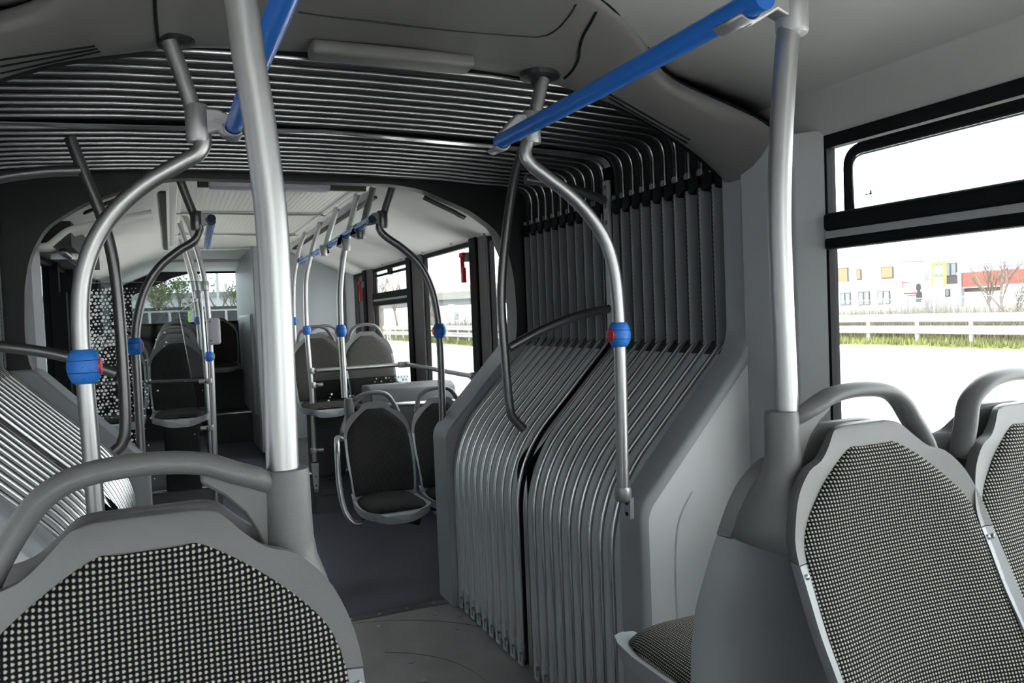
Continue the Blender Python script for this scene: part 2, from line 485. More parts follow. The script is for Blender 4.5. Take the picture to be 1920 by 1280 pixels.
# ================================================================== far gangway portal (trim_2)
por2 = struct(empty('trim_2', (XC, 3.9, 0)))
inner_px = [(975, 640), (968, 590), (962, 520), (952, 475), (930, 432), (880, 395), (790, 356), (735, 346), (545, 340)]
IR = [ony(p, 3.86) for p in inner_px]
IR = [Vector((1.286, 3.86, 0)), Vector((1.286, 3.86, .90)), Vector((1.70, 3.86, 1.335))] + IR[1:]
IR[-1] = Vector((.572, 3.86, IR[-1].z))
XC2 = .572
m2 = lambda p: Vector((2 * XC2 - p[0], p[1], p[2]))
ringR = fillet(IR, [0, .05, .1] + [.05] * 12, 4)
ring = ringR + [m2(p) for p in ringR[-2::-1]]
def outset(p, d):
    q = Vector((p.x - XC2, 0, p.z - 1.1)); q.normalize()
    return Vector((p.x + (1 if p.x > XC2 else -1) * d, p.y, p.z + (d if p.z > 1.9 else 0)))
big = [Vector((min(max(p.x + (.6 if p.x > XC2 else -.6), XL - .16), XR + .16), p.y, p.z if p.z < 1.4 else 2.5 if p.z > 1.9 else p.z)) for p in ring]
face = [[(p.x, 3.85, p.z) for p in ring], [(p.x, 3.85, p.z) for p in big]]
mk('portal_face', *grid(face), 'black', por2)
rev = [[(p.x, 3.85, p.z) for p in ring], [(p.x, 3.93, p.z) for p in ring], [(p.x + (.02 if p.x > XC2 else -.02), 4.03, p.z + (.03 if p.z > 1.9 else 0)) for p in ring]]
o = mk('reveal', *grid(rev), 'portal', por2, True); 
# grey posts of the far portal, lower part
for s in (0, 1):
    pl = [(1.262, 0), (1.262, .905), (1.68, 1.35), (1.86, 1.35), (1.86, 0)]
    pl = [(p.x, p.z) for p in fillet([(x, 0, z) for x, z in pl], [0, .04, .03, 0, 0], 5)]
    if s: pl = [(2 * XC2 - x, z) for x, z in pl]
    o = mk('side_post', *prism(pl, 'y', 3.80, 4.02), 'seatgrey', por2, True, .5); bevelmod(o, .008, 2)
    sb = [(1.272, .03), (1.272, .885), (1.69, 1.325), (1.69, 1.35), (1.262, .91), (1.255, .03)]
    ve = MB()
    a = [onz((795, 359), 2.10), None]
    for j in range(5):
        ln = [Vector((1.235 + q * .028 + j * .004, 3.90 + j * .018, 2.128 - q * .0125 - (.0 if q < 7 else .004))) for q in range(9)]
        if s: ln = [m2(p) for p in ln]
        ve.add(tube(ln, .006, 6))
    ve.build('vent_slats', 'black', por2, True)
# ceiling lamp in the far portal header
p1 = ony((515, 342), 3.98); p2 = ony((617, 346), 3.98)
lm = MB(); lm.add(bbox(p1.x - .3, p2.x, 3.94, 4.04, p1.z - .035, p1.z + .01, .01, 2))
mk('lamp_body', lm.v, lm.f, 'lamp', por2, True, .6)

# ================================================================== gangway bellows
NF = 10
YN = [2.145 + (2.90 - 2.145) * i / NF for i in range(NF + 1)]
YF = [2.985 + (3.81 - 2.985) * i / NF for i in range(NF + 1)]
bel = thing('gangway_bellows', 'dark folded bellows with aluminium ribs over the bus gangway roof and walls', 'bellows', (XC, 2.99, 2.2))
arch = [(1.765, 1.955), (1.765, 2.155), (1.60, 2.17), (1.25, 2.19), (.90, 2.20), (.56, 2.203)]
ap = fillet([Vector((x, 0, z)) for x, z in arch], [0, .13, 0, 0, 0, 0], 8)
ap = ap + [mir(p) for p in ap[-2::-1]]
def outn(path):
    """outward normals of a path in the xz-plane (pointing away from the passage)"""
    res = []
    for i, p in enumerate(path):
        t = (path[min(i + 1, len(path) - 1)] - path[max(i - 1, 0)]).normalized()
        n = Vector((t.z, 0, -t.x))
        c = Vector((XC, 0, 1.2))
        if n.dot(p - c) < 0: n = -n
        res.append(n)
    return res
an = outn(ap)
def sheet(path, nrm, prof, y0):
    return grid([[Vector((p.x, y0 + dy, p.z)) + n * d for p, n in zip(path, nrm)] for dy, d in prof])
def roof_fold(y0, y1, dy0):
    wd = y1 - y0
    prof = [(-.002, .004), (wd * .10, .004), (wd * .46, .007), (wd * .50, .03), (wd * .60, .07), (wd * .74, .075), (wd * .86, .05), (wd * .93, .006), (wd + .002, .004)]
    f = mk('roof_fold', *sheet(ap, an, prof, y0), 'fabdark', bel, True, .5)
    r = MB()
    r.add(sheet(ap, an, [(-.0045, .004), (-.0045, -.002), (-.003, -.006), (0, -.007), (.003, -.005), (.004, -.001), (.004, .004)], y0))
    r.build('rail', 'alu', f, True, .9)
    s = MB()
    s.add(sheet(ap, an, [(wd * .30 - .0022, .006), (wd * .30, .0025), (wd * .30 + .0022, .006)], y0))
    s.build('seam', 'stitch', f, True)
    return f
for ys in (YN, YF):
    for i in range(NF):
        roof_fold(ys[i], ys[i + 1], 0)
# wall folds with stitched edges and end clips
for s in (0, 1):
    sx = (lambda v: v) if s == 0 else (lambda v: 2 * XC - v)
    for ys in (YN, YF):
        for i in range(NF):
            y0, y1 = ys[i], ys[i + 1]; wd = y1 - y0
            pr = [(0, 1.752), (wd * .06, 1.748), (wd * .62, 1.772), (wd * .72, 1.80), (wd * .80, 1.832), (wd * .9, 1.832), (wd, 1.752)]
            rows = [[Vector((sx(x), y0 + dy, z)) for z in (1.36, 1.5, 1.7, 1.9, 1.99)] for dy, x in pr]
            f = mk('wall_fold', *grid(rows), 'walldark', bel, True, .5)
            sv = MB()
            for k in range(33):
                z = 1.375 + k * .0172
                sv.add(box(min(sx(1.7495), sx(1.7465)), max(sx(1.7495), sx(1.7465)), y0 + wd * .05, y0 + wd * .05 + .0022, z, z + .010))
            sv.add(box(min(sx(1.752), sx(1.7475)), max(sx(1.752), sx(1.7475)), y0 + wd * .09, y0 + wd * .17, 1.37, 1.945))
            sv.build('seam', 'stitch', f)
            cl = [(y0 - .008, 1.965), (y0 + wd * .66, 1.965), (y0 + wd * .66, 1.912), (y0 + wd * .5, 1.905), (y0 - .008, 1.93)]
            mk('clip', *prism(cl, 'x', sx(1.738), sx(1.79)), 'rubber', f)
# middle frame of the gangway
cf_ = [Vector((1.30, 0, .02)), Vector((1.30, 0, .885)), Vector((1.78, 0, 1.37)), Vector((1.78, 0, 2.16)), Vector((1.6, 0, 2.175)), Vector((.56, 0, 2.208))]
cf_ = fillet(cf_, [0, .06, .03, .13, 0, 0], 6); cf_ = cf_ + [mir(p) for p in cf_[-2::-1]]
cn = outn(cf_)
mk('center_frame', *sheet(cf_, cn, [(-.01, .0), (0, .03), (.075, .03), (.085, 0)], 2.905), 'rubber', bel, True, .6)
rp_ = [p for p in cf_ if p.z > 2.1]
mk('center_plate', *sheet(rp_, outn(rp_), [(0, .0), (.004, -.004), (.05, -.004), (.054, 0)], 2.93), 'alu', bel, True, .6)
for s in (0, 1):
    sx = (lambda v: v) if s == 0 else (lambda v: 2 * XC - v)
    a = MB(); a.add(bbox(min(sx(1.745), sx(1.765)), max(sx(1.745), sx(1.765)), 2.925, 2.965, 1.39, 2.06, .004, 2))
    w_ = a.build('frame_strip', 'pillar', bel, True, .6)
    for z in (1.88, 1.95, 2.03):
        mk('bolt', *disc((sx(1.745), 2.945, z), .011, (-1 if s == 0 else 1, 0, 0), .006), 'dsteel', w_)

# ---- lower side covers
for s in (0, 1):
    sx = (lambda v: v) if s == 0 else (lambda v: 2 * XC - v)
    cov = thing('gangway_side_cover', ('grey pleated gangway side cover below the wall with the bent hand pole', 'silvery pleated gangway side cover rising towards the dark doorway')[s], 'side cover', (sx(1.5), 2.99, 0))
    path = fillet([Vector((1.292, 0, .035)), Vector((1.292, 0, .89)), Vector((1.76, 0, 1.368))], [0, .22, 0], 14)
    path = [path[0], path[0].lerp(path[1], .12)] + path[1:]
    path = [Vector((sx(p.x), 0, p.z)) for p in path]
    nr = []
    for i, p in enumerate(path):
        t = (path[min(i + 1, len(path) - 1)] - path[max(i - 1, 0)]).normalized()
        n = Vector((t.z, 0, -t.x))
        if (n.x < 0) == (s == 0): n = -n
        nr.append(n)
    L_ = [0]
    for a, b in zip(path, path[1:]): L_.append(L_[-1] + (b - a).length)
    def at(d):
        for i in range(len(L_) - 1):
            if L_[i + 1] >= d:
                k = (d - L_[i]) / (L_[i + 1] - L_[i])
                return path[i].lerp(path[i + 1], k), nr[i].lerp(nr[i + 1], k).normalized()
        return path[-1], nr[-1]
    for ys in (YN, YF):
        for i in range(NF):
            y0, y1 = ys[i], ys[i + 1]; wd = y1 - y0
            prof = [(0, .010), (wd * .27, .012), (wd * .30, .001), (wd * .34, -.001), (wd * .60, -.001), (wd * .80, .002), (wd * .86, .008), (wd * .88, .045), (wd * .97, .045), (wd * 1.0, .010)]
            f = mk('cover_fold', *sheet(path, nr, prof, y0), 'cover', cov, True, .5)
            bd = mk('edge_bead', *sheet(path[1:], nr[1:], [(-.004, .012), (-.005, .0), (-.002, -.005), (.003, -.006), (.007, -.002), (.008, .012)], y0), 'alubright', f, True, .9)
            mk('recess_strip', *sheet(path[1:], nr[1:], [(.006, .0095), (wd * .28, .0105)], y0), 'walldark', f)
            rv = MB()
            for k in range(34):
                p, n = at(.12 + k * .042)
                c = Vector((p.x, y0 + wd * .19, p.z)) + n * .0095
                rv.add(lathe([(.0034, 0), (.002, .0026)], c, -n, 6))
            ro = rv.build('rivets', 'alubright', f, True); ro['kind'] = 'stuff'
            # foot tab and top tongue
            c = path[0]
            tb = MB(); tb.add(box(c.x - .003, c.x + .003, y0 + wd * .1, y0 + wd * .62, .012, .06)); tb.build('foot_tab', 'cover', f)
            mk('foot_slot', *box(c.x - .005, c.x + .005, y0 + wd * .2, y0 + wd * .34, .03, .07), 'bgrey', f)
            e = path[-1]; n = nr[-1]
            tg = [Vector((e.x, y0 + wd * .1, e.z)) - n * .003, Vector((e.x, y0 + wd * .6, e.z)) - n * .003]
            d = (path[-1] - path[-2]).normalized()
            mk('tongue', [tg[0] - d * .05, tg[1] - d * .05, tg[1] + d * .01 - n * .002, tg[0] + d * .01 - n * .002], [(0, 1, 2, 3)], 'stitch', f)
    # bright beads in the middle groove
    for k in range(2):
        y = 2.918 + k * .016
        mk('groove_bead', *sheet(path, nr, [(-.004, .014), (-.002, .004), (.002, .004), (.004, .014)], y), 'alu', cov, True)
    mk('end_seal', *sheet(path, nr, [(-.03, .03), (-.015, .0), (0, .03)], 3.83), 'rubber', cov, True)
    # outer skin behind the cover
    o = struct(mk('wall_right' if s == 0 else 'wall_left', *box(min(sx(1.90), sx(1.94)), max(sx(1.90), sx(1.94)), 2.1, 3.95, -.1, 2.52), 'rubber'))

# ---- dark guard rails standing in the middle of the gangway
def guard(s):
    sx = (lambda p: p) if s == 0 else mir
    t = thing('guard_rail', ('dark tube guard rail over the grey pleated side cover', 'dark tube guard rail over the silvery pleated side cover')[s], 'rail', sx(Vector((1.35, 2.945, .9))))
    if s == 0:
        up = [ony(p, 2.945) for p in ((978, 282), (962, 345), (946, 460), (940, 560), (946, 660), (956, 765), (968, 790), (982, 804))]
        h1 = [ony((985, 336), 2.945), ony((1060, 350), 2.945), ony((1148, 380), 2.945)]
        h2 = [ony((955, 652), 2.945), ony((1010, 622), 2.945), ony((1080, 593), 2.945), ony((1150, 577), 2.945)]
    else:
        up = [ony(p, 2.945) for p in ((131, 258), (160, 330), (192, 410), (214, 500), (226, 620), (235, 780), (230, 828), (215, 846))]
        h1 = [ony((152, 319), 2.945), ony((80, 322), 2.945), ony((5, 332), 2.945), ony((-40, 345), 2.945)]
        h2 = [ony((218, 700), 2.945), ony((130, 670), 2.945), ony((50, 655), 2.945), ony((-50, 645), 2.945)]
    for nm, pp in (('upright', up), ('upper_bar', h1), ('lower_bar', h2)):
        tubeo(nm, catmull(pp, 5), .0185, 'dsteel', t)
    return t
guard(0); guard(1)

# ================================================================== SETTING: front section walls and windows
def sidex(s):
    return (lambda v: v) if s == 0 else (lambda v: 2 * XC - v)
def xbox(s, x0, x1, y0, y1, z0, z1):
    f = sidex(s); a, b = f(x0), f(x1)
    return box(min(a, b), max(a, b), y0, y1, z0, z1)
ZS, ZT = .93, 1.985
for s in (0, 1):
    nm = 'wall_right' if s == 0 else 'wall_left'
    w_ = struct(mk(nm, *xbox(s, 1.78, 1.86, -.25 if s else -4.7, 1.76, -.1, ZS - .03), 'pillar'))
    if s:
        mk('lower_panel', *xbox(s, 1.78, 1.86, -4.7, -1.95, -.1, ZS - .03), 'pillar', w_)
    mk('window_ledge', *xbox(s, 1.774, 1.80, -4.7, 1.745, ZS - .05, ZS - .02), 'seatgrey', w_)
    mk('upper_rail', *xbox(s, 1.795, 1.84, -4.7, 1.97, ZT + .0, 2.52), 'pillar', w_)
    # pillar beside the portal: dark flank, pale bevel towards the glass
    f = sidex(s)
    pl = [(f(1.725), 2.05), (f(1.725), 1.815), (f(1.775), 1.742), (f(1.80), 1.742), (f(1.86), 1.85), (f(1.86), 2.05)]
    o = mk('window_pillar', *prism(pl, 'z', 0, ZT + .02), 'pillar', w_); bevelmod(o, .006, 2)
    for y in (-2.0, -.2):
        mk('window_pillar', *xbox(s, 1.765, 1.86, y - .07, y + .07, ZS - .03, ZT), 'black', w_)
def front_window(n, s, y0, y1, hopper=True):
    wn = struct(empty('window_%d' % n, (sidex(s)(1.80), (y0 + y1) / 2, ZS)))
    X0, X1 = 1.792, 1.797
    fr_ = MB()
    fr_.add(xbox(s, 1.777, 1.81, y0, y1, ZT - .038, ZT)); fr_.add(xbox(s, 1.777, 1.81, y0, y1, ZS - .03, ZS))
    fr_.add(xbox(s, 1.777, 1.81, y0, y0 + .015, ZS, ZT - .03)); fr_.add(xbox(s, 1.777, 1.81, y1 - .012, y1, ZS, ZT - .03))
    fr_.build('seal', 'rubber', wn)
    if hopper:
        mk('pane', *xbox(s, X0, X1, y0 + .01, y1 - .01, ZS, 1.67), 'glass', wn)
        mk('hopper_pane', *xbox(s, X0, X1, y0 + .01, y1 - .01, 1.74, ZT - .03), 'glass', wn)
        f = sidex(s)
        hp = fillet([(f(1.782), y1 - .085, 1.75), (f(1.782), y1 - .085, 1.925), (f(1.782), y0 + .085, 1.925), (f(1.782), y0 + .085, 1.75)], .05, 8)
        ho = mk('hopper_frame', *tube(hp, .010, 8, True, .016), 'rubber', wn, True, .9)
        hi = fillet([(f(1.778), y1 - .105, 1.755), (f(1.778), y1 - .105, 1.905), (f(1.778), y0 + .105, 1.905), (f(1.778), y0 + .105, 1.755)], .035, 8)
        mk('hopper_trim', *tube(hi, .003, 6), 'alu', wn, True)
        t = MB(); t.add(xbox(s, 1.752, 1.80, y0, y1 - .012, 1.705, 1.757))
        o = t.build('transom', 'rubber', wn); bevelmod(o, .012, 3)
        t = MB(); t.add(xbox(s, 1.765, 1.80, y0, y1 - .012, 1.683, 1.706)); t.build('transom_groove', 'pillar', wn)
        t = MB(); t.add(xbox(s, 1.758, 1.80, y0, y1 - .012, 1.652, 1.684)); o = t.build('transom_lower', 'rubber', wn); bevelmod(o, .006, 2)
    else:
        mk('pane', *xbox(s, X0, X1, y0 + .01, y1 - .01, ZS, ZT - .03), 'glass', wn)
    return wn
wn1 = front_window(1, 0, -.13, 1.745)
# small printed approval marks in the corner of the hopper pane
mk_ = MB()
for (a, b, c, d) in ((1631, 1634, 357, 362), (1635, 1636, 358, 361), (1622, 1627, 364, 365), (1628, 1635, 363, 364), (1619, 1622, 369, 370), (1625, 1628, 369, 370), (1632, 1636, 369, 370), (1620, 1621, 374, 376), (1626, 1627, 374, 376)):
    q0 = onx((a, c), 1.790); q1 = onx((b, d), 1.790)
    mk_.add(box(1.7895, 1.7905, min(q0.y, q1.y), max(q0.y, q1.y), min(q0.z, q1.z), max(q0.z, q1.z)))
mk_.build('approval_marks', 'ink', wn1)
front_window(2, 0, -1.93, -.27); front_window(3, 0, -4.6, -2.07)
front_window(4, 1, -.13, 1.745); front_window(5, 1, -1.93, -.27, False)
dr2 = struct(empty('door_2', (XL, -1.1, 0)))
mk('door_pane', *xbox(1, 1.792, 1.797, -1.93, -.27, .06, ZS - .04), 'glass', dr2)
for y in (-1.93, -1.12, -.31): mk('door_leaf_frame', *xbox(1, 1.775, 1.815, y, y + .05, .0, ZS - .03), 'rubber', dr2)
front_window(6, 1, -4.6, -2.07, False)
# front end of the bus behind the camera
wf = struct(mk('wall_front', *box(XL - .1, XR + .1, -4.75, -4.65, -.1, .5), 'portal'))
wnf = struct(empty('window_7', (XC, -4.7, .8)))
mk('pane', *box(XL + .05, XR - .05, -4.70, -4.69, .5, 2.25), 'glass', wnf)
fr_ = MB()
for b in ((XL - .02, XL + .06, -4.74, -4.66, .75, 2.5), (XR - .06, XR + .02, -4.74, -4.66, .75, 2.5), (XL, XR, -4.74, -4.66, 2.25, 2.5), (XC - .03, XC + .03, -4.74, -4.66, .75, 2.25)):
    fr_.add(box(*b))
fr_.build('seal', 'rubber', wnf)

# ---- seat podiums of the front section
PZ = .285
for s in (0, 1):
    f = sidex(s); a, b = f(.895), f(1.775)
    o = mk('podium', *box(min(a, b), max(a, b), -1.2, 2.035, 0, PZ), 'floor', fl)
    bevelmod(o, .01, 2)

# ================================================================== seats
ROWS = [  # height, half width, centre line y, edge forward, thickness
    (.998, .055, -.030, .000, .024), (.992, .078, -.034, .001, .030), (.968, .103, -.042, .004, .038), (.948, .128, -.047, .007, .042), (.936, .162, -.050, .012, .044),
    (.905, .194, -.055, .017, .046), (.865, .214, -.062, .021, .048), (.82, .226, -.070, .025, .050), (.76, .229, -.088, .033, .050),
    (.70, .230, -.108, .039, .048), (.64, .227, -.130, .045, .046), (.58, .221, -.148, .048, .044), (.52, .217, -.160, .050, .042), (.46, .213, -.166, .050, .040), (.42, .210, -.160, .045, .040)]
FAB = [(.962, .048), (.955, .066), (.935, .100), (.91, .134), (.88, .168), (.85, .194), (.81, .209), (.76, .214), (.70, .215), (.64, .214), (.58, .211), (.52, .206), (.47, .2)]
def _dense(tab, step):
    pts = catmull([Vector((r[0], 0, 0)) for r in tab], 3)
    out = []
    n = len(tab[0])
    for i in range(len(tab) - 1):
        p0 = tab[max(i - 1, 0)]; p1 = tab[i]; p2 = tab[i + 1]; p3 = tab[min(i + 2, len(tab) - 1)]
        for k in range(step):
            t = k / step
            out.append(tuple(.5 * (2 * p1[j] + (p2[j] - p0[j]) * t + (2 * p0[j] - 5 * p1[j] + 4 * p2[j] - p3[j]) * t * t + (3 * p1[j] - p0[j] - 3 * p2[j] + p3[j]) * t ** 3) for j in range(n)))
    out.append(tab[-1]); return out
FABR = _dense(FAB, 2)
ROWS = _dense(ROWS, 3)
def interp(z):
    for a, b in zip(ROWS, ROWS[1:]):
        if a[0] >= z >= b[0]:
            k = (a[0] - z) / (a[0] - b[0])
            return [a[i] + (b[i] - a[i]) * k for i in range(5)]
    return ROWS[-1]
def front_y(z, u):
    r = interp(z); t = min(1, abs(u) / r[1])
    return r[2] - r[3] * t ** 2.4
def seat(x, y0, z0, face, label, group=None, sleeve=0, handle=True, cloth='cloth', pan=True, detail=True, cat='seat', leg=None, colour=None, fz=None, ws=1.0):
    root = thing('passenger_seat', label, cat, (x, y0, z0), group)
    dk, gr = colour or ('seatdark', 'seatgrey')
    T = lambda u, v, z: Vector((x + u * ws, y0 + v * face, z0 + z))
    NC = 14
    cols = [-1 + 2 * i / NC for i in range(NC + 1)]
    def shell(name, rows, m):
        fr_, bk = [], []
        for z, w_, yc, e, th in rows:
            fr_.append([T(c * w_, yc - e * abs(c) ** 2.4, z) for c in cols])
            bk.append([T(c * w_ * .97, yc + th * (1 - .55 * abs(c) ** 3) - e * .75 * abs(c) ** 2.4, z) for c in cols])
        V = []; Fc = []
        ring_rows = [a + b[::-1] for a, b in zip(fr_, bk)]
        v, f = grid(ring_rows, True)
        n = len(ring_rows[0]); k = len(ring_rows)
        f.append(tuple(range(n))); f.append(tuple((k - 1) * n + i for i in range(n)))
        return mk(name, v, f, m, root, True, 1.0)
    i0 = 8
    zj = .80
    up = [r for r in ROWS if r[0] > zj] + [(zj, *interp(zj)[1:])]
    lo = [(zj - .002, *interp(zj)[1:])] + [r for r in ROWS if r[0] < zj]
    lo = [(z, w_ - .001, yc, e, th) for z, w_, yc, e, th in lo]
    shell('head_moulding', up, dk)
    shell('back_shell', lo, gr)
    # padded cloth of the backrest
    n = 16; V = []; uv = []; arc_ = 0; last = None
    for z, w_ in FABR:
        r = interp(z)
        if last is not None: arc_ += math.hypot(z - last[0], r[2] - last[1])
        last = (z, r[2])
        edge = .35 if z > .95 else (.7 if z > .93 else 1)
        for i in range(n + 1):
            c = -1 + 2 * i / n
            u = c * w_
            puff = .016 * (1 - abs(c) ** 7) * edge - .002
            V.append(T(u, front_y(z, u) - puff, z)); uv.append((u + .5, -arc_ + 1))
    Fc = [(j * (n + 1) + i, j * (n + 1) + i + 1, (j + 1) * (n + 1) + i + 1, (j + 1) * (n + 1) + i) for j in range(len(FABR) - 1) for i in range(n)]
    o = mk('back_cushion', V, Fc, cloth, root, True, uvs=uv); solid(o, .006, 0); subd(o, 1)
    if pan:
        # seat pan and its cushion
        PR = [(-.135, .455, .205), (-.20, .432, .214), (-.30, .424, .219), (-.42, .426, .221), (-.49, .430, .216), (-.53, .430, .200), (-.552, .424, .172), (-.56, .415, .13)]
        top, bot = [], []
        for v_, z, w_ in PR:
            top.append([T(c * w_, v_, z + .022 * abs(c) ** 4) for c in cols])
            bot.append([T(c * w_ * .96, v_ * .985, z - .045 + .02 * abs(c) ** 4) for c in cols])
        rr = [a + b[::-1] for a, b in zip(top, bot)]
        v, f = grid(rr, True); nn = len(rr[0])
        f.append(tuple(range(nn))); f.append(tuple((len(rr) - 1) * nn + i for i in range(nn)))
        mk('seat_pan', v, f, gr, root, True, 1.0)
        CR = [(-.15, .462, .18), (-.20, .460, .194), (-.30, .458, .202), (-.40, .462, .204), (-.46, .464, .200), (-.50, .458, .190), (-.525, .446, .172), (-.535, .428, .15)]
        V = []; uv = []
        for v_, z, w_ in CR:
            for i in range(n + 1):
                c = -1 + 2 * i / n
                V.append(T(c * w_, v_, z + .030 * (1 - abs(c) ** 5) - .016)); uv.append((c * w_ + .5, v_))
        Fc = [(j * (n + 1) + i, j * (n + 1) + i + 1, (j + 1) * (n + 1) + i + 1, (j + 1) * (n + 1) + i) for j in range(len(CR) - 1) for i in range(n)]
        o = mk('seat_cushion', V, Fc, cloth, root, True, uvs=uv); solid(o, .02, -1); subd(o, 1)
    if handle:
        k = sleeve if sleeve else -1
        H = [(.172, .905), (.160, .945), (.135, .992), (.105, 1.030), (.065, 1.050), (0, 1.056), (-.06, 1.050), (-.10, 1.034), (-.13, 1.008), (-.152, .965), (-.168, .905)]
        if sleeve: H = H[:8] + [(-.125, 1.024), (-.145, 1.012), (-.162, 1.002)]
        hp = catmull([T(-k * u, -.012 if abs(u) < .14 else (-.02 if u > 0 or not sleeve else -.002), z) for u, z in H], 4)
        nh = len(hp)
        ra_ = [.0140] * nh; rb2 = [.0235 if not sleeve or i < nh - 14 else .0235 - (i - nh + 14) * .0011 for i in range(nh)]
        mk('handle', *tube(hp, ra_, 14, True, rb2, up=(0, 1, 0)), dk, root, True)
        if sleeve:
            c = T(k * .162, 0, 0)
            pr = [(.0310, .92), (.0305, .945), (.0295, .98), (.029, 1.024), (.0275, 1.030), (.021, 1.031)]
            mk('pole_sleeve', *lathe(pr, c, (0, 0, 1), 24), dk, root, True, .8)
            # web between sleeve and moulding
            c0 = [(.162, 0, .0295, .0295, .985), (.162, 0, .030, .030, .945), (.165, .006, .032, .036, .915), (.172, .012, .037, .056, .88), (.180, .018, .041, .085, .84), (.184, .02, .042, .105, .802)]
            rr = [[T(k * cx + math.cos(a_) * ra, cy * face + math.sin(a_) * rb_, zz) for a_ in [2 * PI * q / 24 for q in range(24)]] for cx, cy, ra, rb_, zz in c0]
            v_, f_ = grid(rr, True); f_.append(tuple(5 * 24 + q for q in range(24)))
            mk('sleeve_base', v_, f_, dk, root, True)
            wb = [(k * .06, 1.052), (k * .10, 1.040), (k * .165, 1.018), (k * .165, .90), (k * .130, .93), (k * .122, .955), (k * .108, .982), (k * .086, 1.006), (k * .06, 1.025)]
            wo = mk('sleeve_web', *prism([(x + a_, z0 + b_) for a_, b_ in wb], 'y', y0 - .012, y0 + .004), dk, root, True, .6); bevelmod(wo, .004, 2)
    if detail:
        for sgn in (-1, 1):
            q = T(sgn * .219, interp(.785)[2] - .028, .782)
            mk('screw', *disc(q, .005, (sgn * .7, -face, 0), .004, 8), 'screw', root, True)
    if leg == 'beam':
        mk('support_beam', *box(x - .16, x + .16, y0 + min(-.42 * face, -.12 * face), y0 + max(-.42 * face, -.12 * face), z0 + .35, z0 + .39), 'black', root)
        mk('leg', *bbox(x - .03, x + .03, y0 - .3 * face - .03, y0 - .3 * face + .03, z0, z0 + .36, .008), 'black', root)
    elif leg == 'pod':
        mk('pedestal', *bbox(x - .12, x + .12, y0 - .42, y0 - .14, fz, z0 + .40, .01), 'black', root)
    elif leg == 'cant':
        pts = [(x - .15, y0 - .25 * face, z0 + .37), (x + .05, y0 - .25 * face, z0 + .34), (min(1.72, x + .19), y0 - .25 * face, z0 + .29)]
        mk('support_beam', *tube(pts, .03, 8), 'black', root)
    return root
YS = 1.05; YL = 1.03
seat(1.12, YS, PZ, 1, 'forward-facing patterned seat with the pole sleeve beside the aisle and side window', None, -1, leg='beam')
seat(1.545, YS, PZ, 1, 'patterned seat right next to the large side window glass', None, 0, leg='beam')
seat(1.12, YS, PZ, -1, 'patterned seat facing the gangway, back to back with the window-side pair, at the aisle', None, 0, False, leg='beam')
seat(1.545, YS, PZ, -1, 'patterned seat facing the gangway, back to back with the seat touching the window', None, 0, False, leg='beam')
seat(-.036, YL, PZ, 1, 'large patterned seat with its grab handle below the thick steel pole', None, 1, leg='beam')
seat(-.036, YL, PZ, -1, 'patterned seat facing the silvery pleated cover, back to back with the thick-pole seat', None, 0, False, leg='beam')

# ================================================================== poles and rails
def ball(parent, c, sgn, axis=(0, 0, 1), r=.0355, btn='red'):
    pr = [(.0200, -.0375), (.0235, -.036), (.0290, -.0275), (.0335, -.015), (.0355, 0), (.0335, .015), (.0290, .0275), (.0235, .036), (.0200, .0375)]
    k = r / .0355
    o = mk('stop_button_ball', *lathe([(a * k, h * k) for a, h in pr], c, axis, 24), 'ball', parent, True, 1.0)
    c = Vector(c); ax = Vector(axis).normalized()
    for h in (-.013, .014):
        rr = .0341 * k
        mk('groove', *tube([c + ax * h * k + Vector((math.cos(a) * rr, math.sin(a) * rr, 0)) for a in [2 * PI * i / 24 for i in range(25)]], .0006, 5), 'rubber', o, True)
    mk('button', *lathe([(.021 * k, 0), (.020 * k, .005), (.014 * k, .007)], c + Vector((sgn * .0285 * k, 0, 0)), (sgn, 0, 0), 18), btn, o, True, .8)
    for h in (-.026, 0, .026):
        rr = {-.026: .0298, 0: .0356, .026: .0298}[h] * k
        mk('pin_hole', *disc(c + Vector((0, -rr, h * k)), .0011, (0, -1, 0), .0006, 6), 'ink', o)
    return o
def clamp(parent, c, bar, m='clamp', ln=.06, r=.0275, h=.045):
    """collar on a pole at c with an arm and cradle that carries the bar (axis along y) at bar"""
    c = Vector(c); b = Vector(bar)
    o = mk('clamp', *lathe([(r * .9, -h), (r, -h + .006), (r, h - .006), (r * .9, h)], c, (0, 0, 1), 20), m, parent, True, .7)
    d = 1 if b.x > c.x else -1
    arm = [(c.x + d * .012, c.z + .036), (c.x + d * .05, c.z + .034), (b.x - d * .002, b.z + .027), (b.x - d * .006, b.z - .02), (b.x - d * .02, b.z - .024), (c.x + d * .045, c.z - .018), (c.x + d * .012, c.z - .030)]
    a = mk('arm', *prism(arm, 'y', c.y - .017, c.y + .017), m, o, True, .5); bevelmod(a, .004, 2)
    cr_ = [(b.x + math.cos(t) * .0245, b.z + math.sin(t) * .0245) for t in [PI * (.98 + i * .8 / 12) for i in range(13)]]
    if d < 0: cr_ = [(2 * b.x - x, z) for x, z in cr_]
    g = grid([[(x, y, z) for x, z in cr_] for y in (c.y - .036, c.y + .036)])
    cd_ = mk('cradle', *g, m, o, True); solid(cd_, .004, 0)
    return o
def mount(parent, c, m='black'):
    return mk('ceiling_mount', *lathe([(.026, -.02), (.030, -.012), (.058, -.004), (.06, .012)], c, (0, 0, 1), 22), m, parent, True, .6)
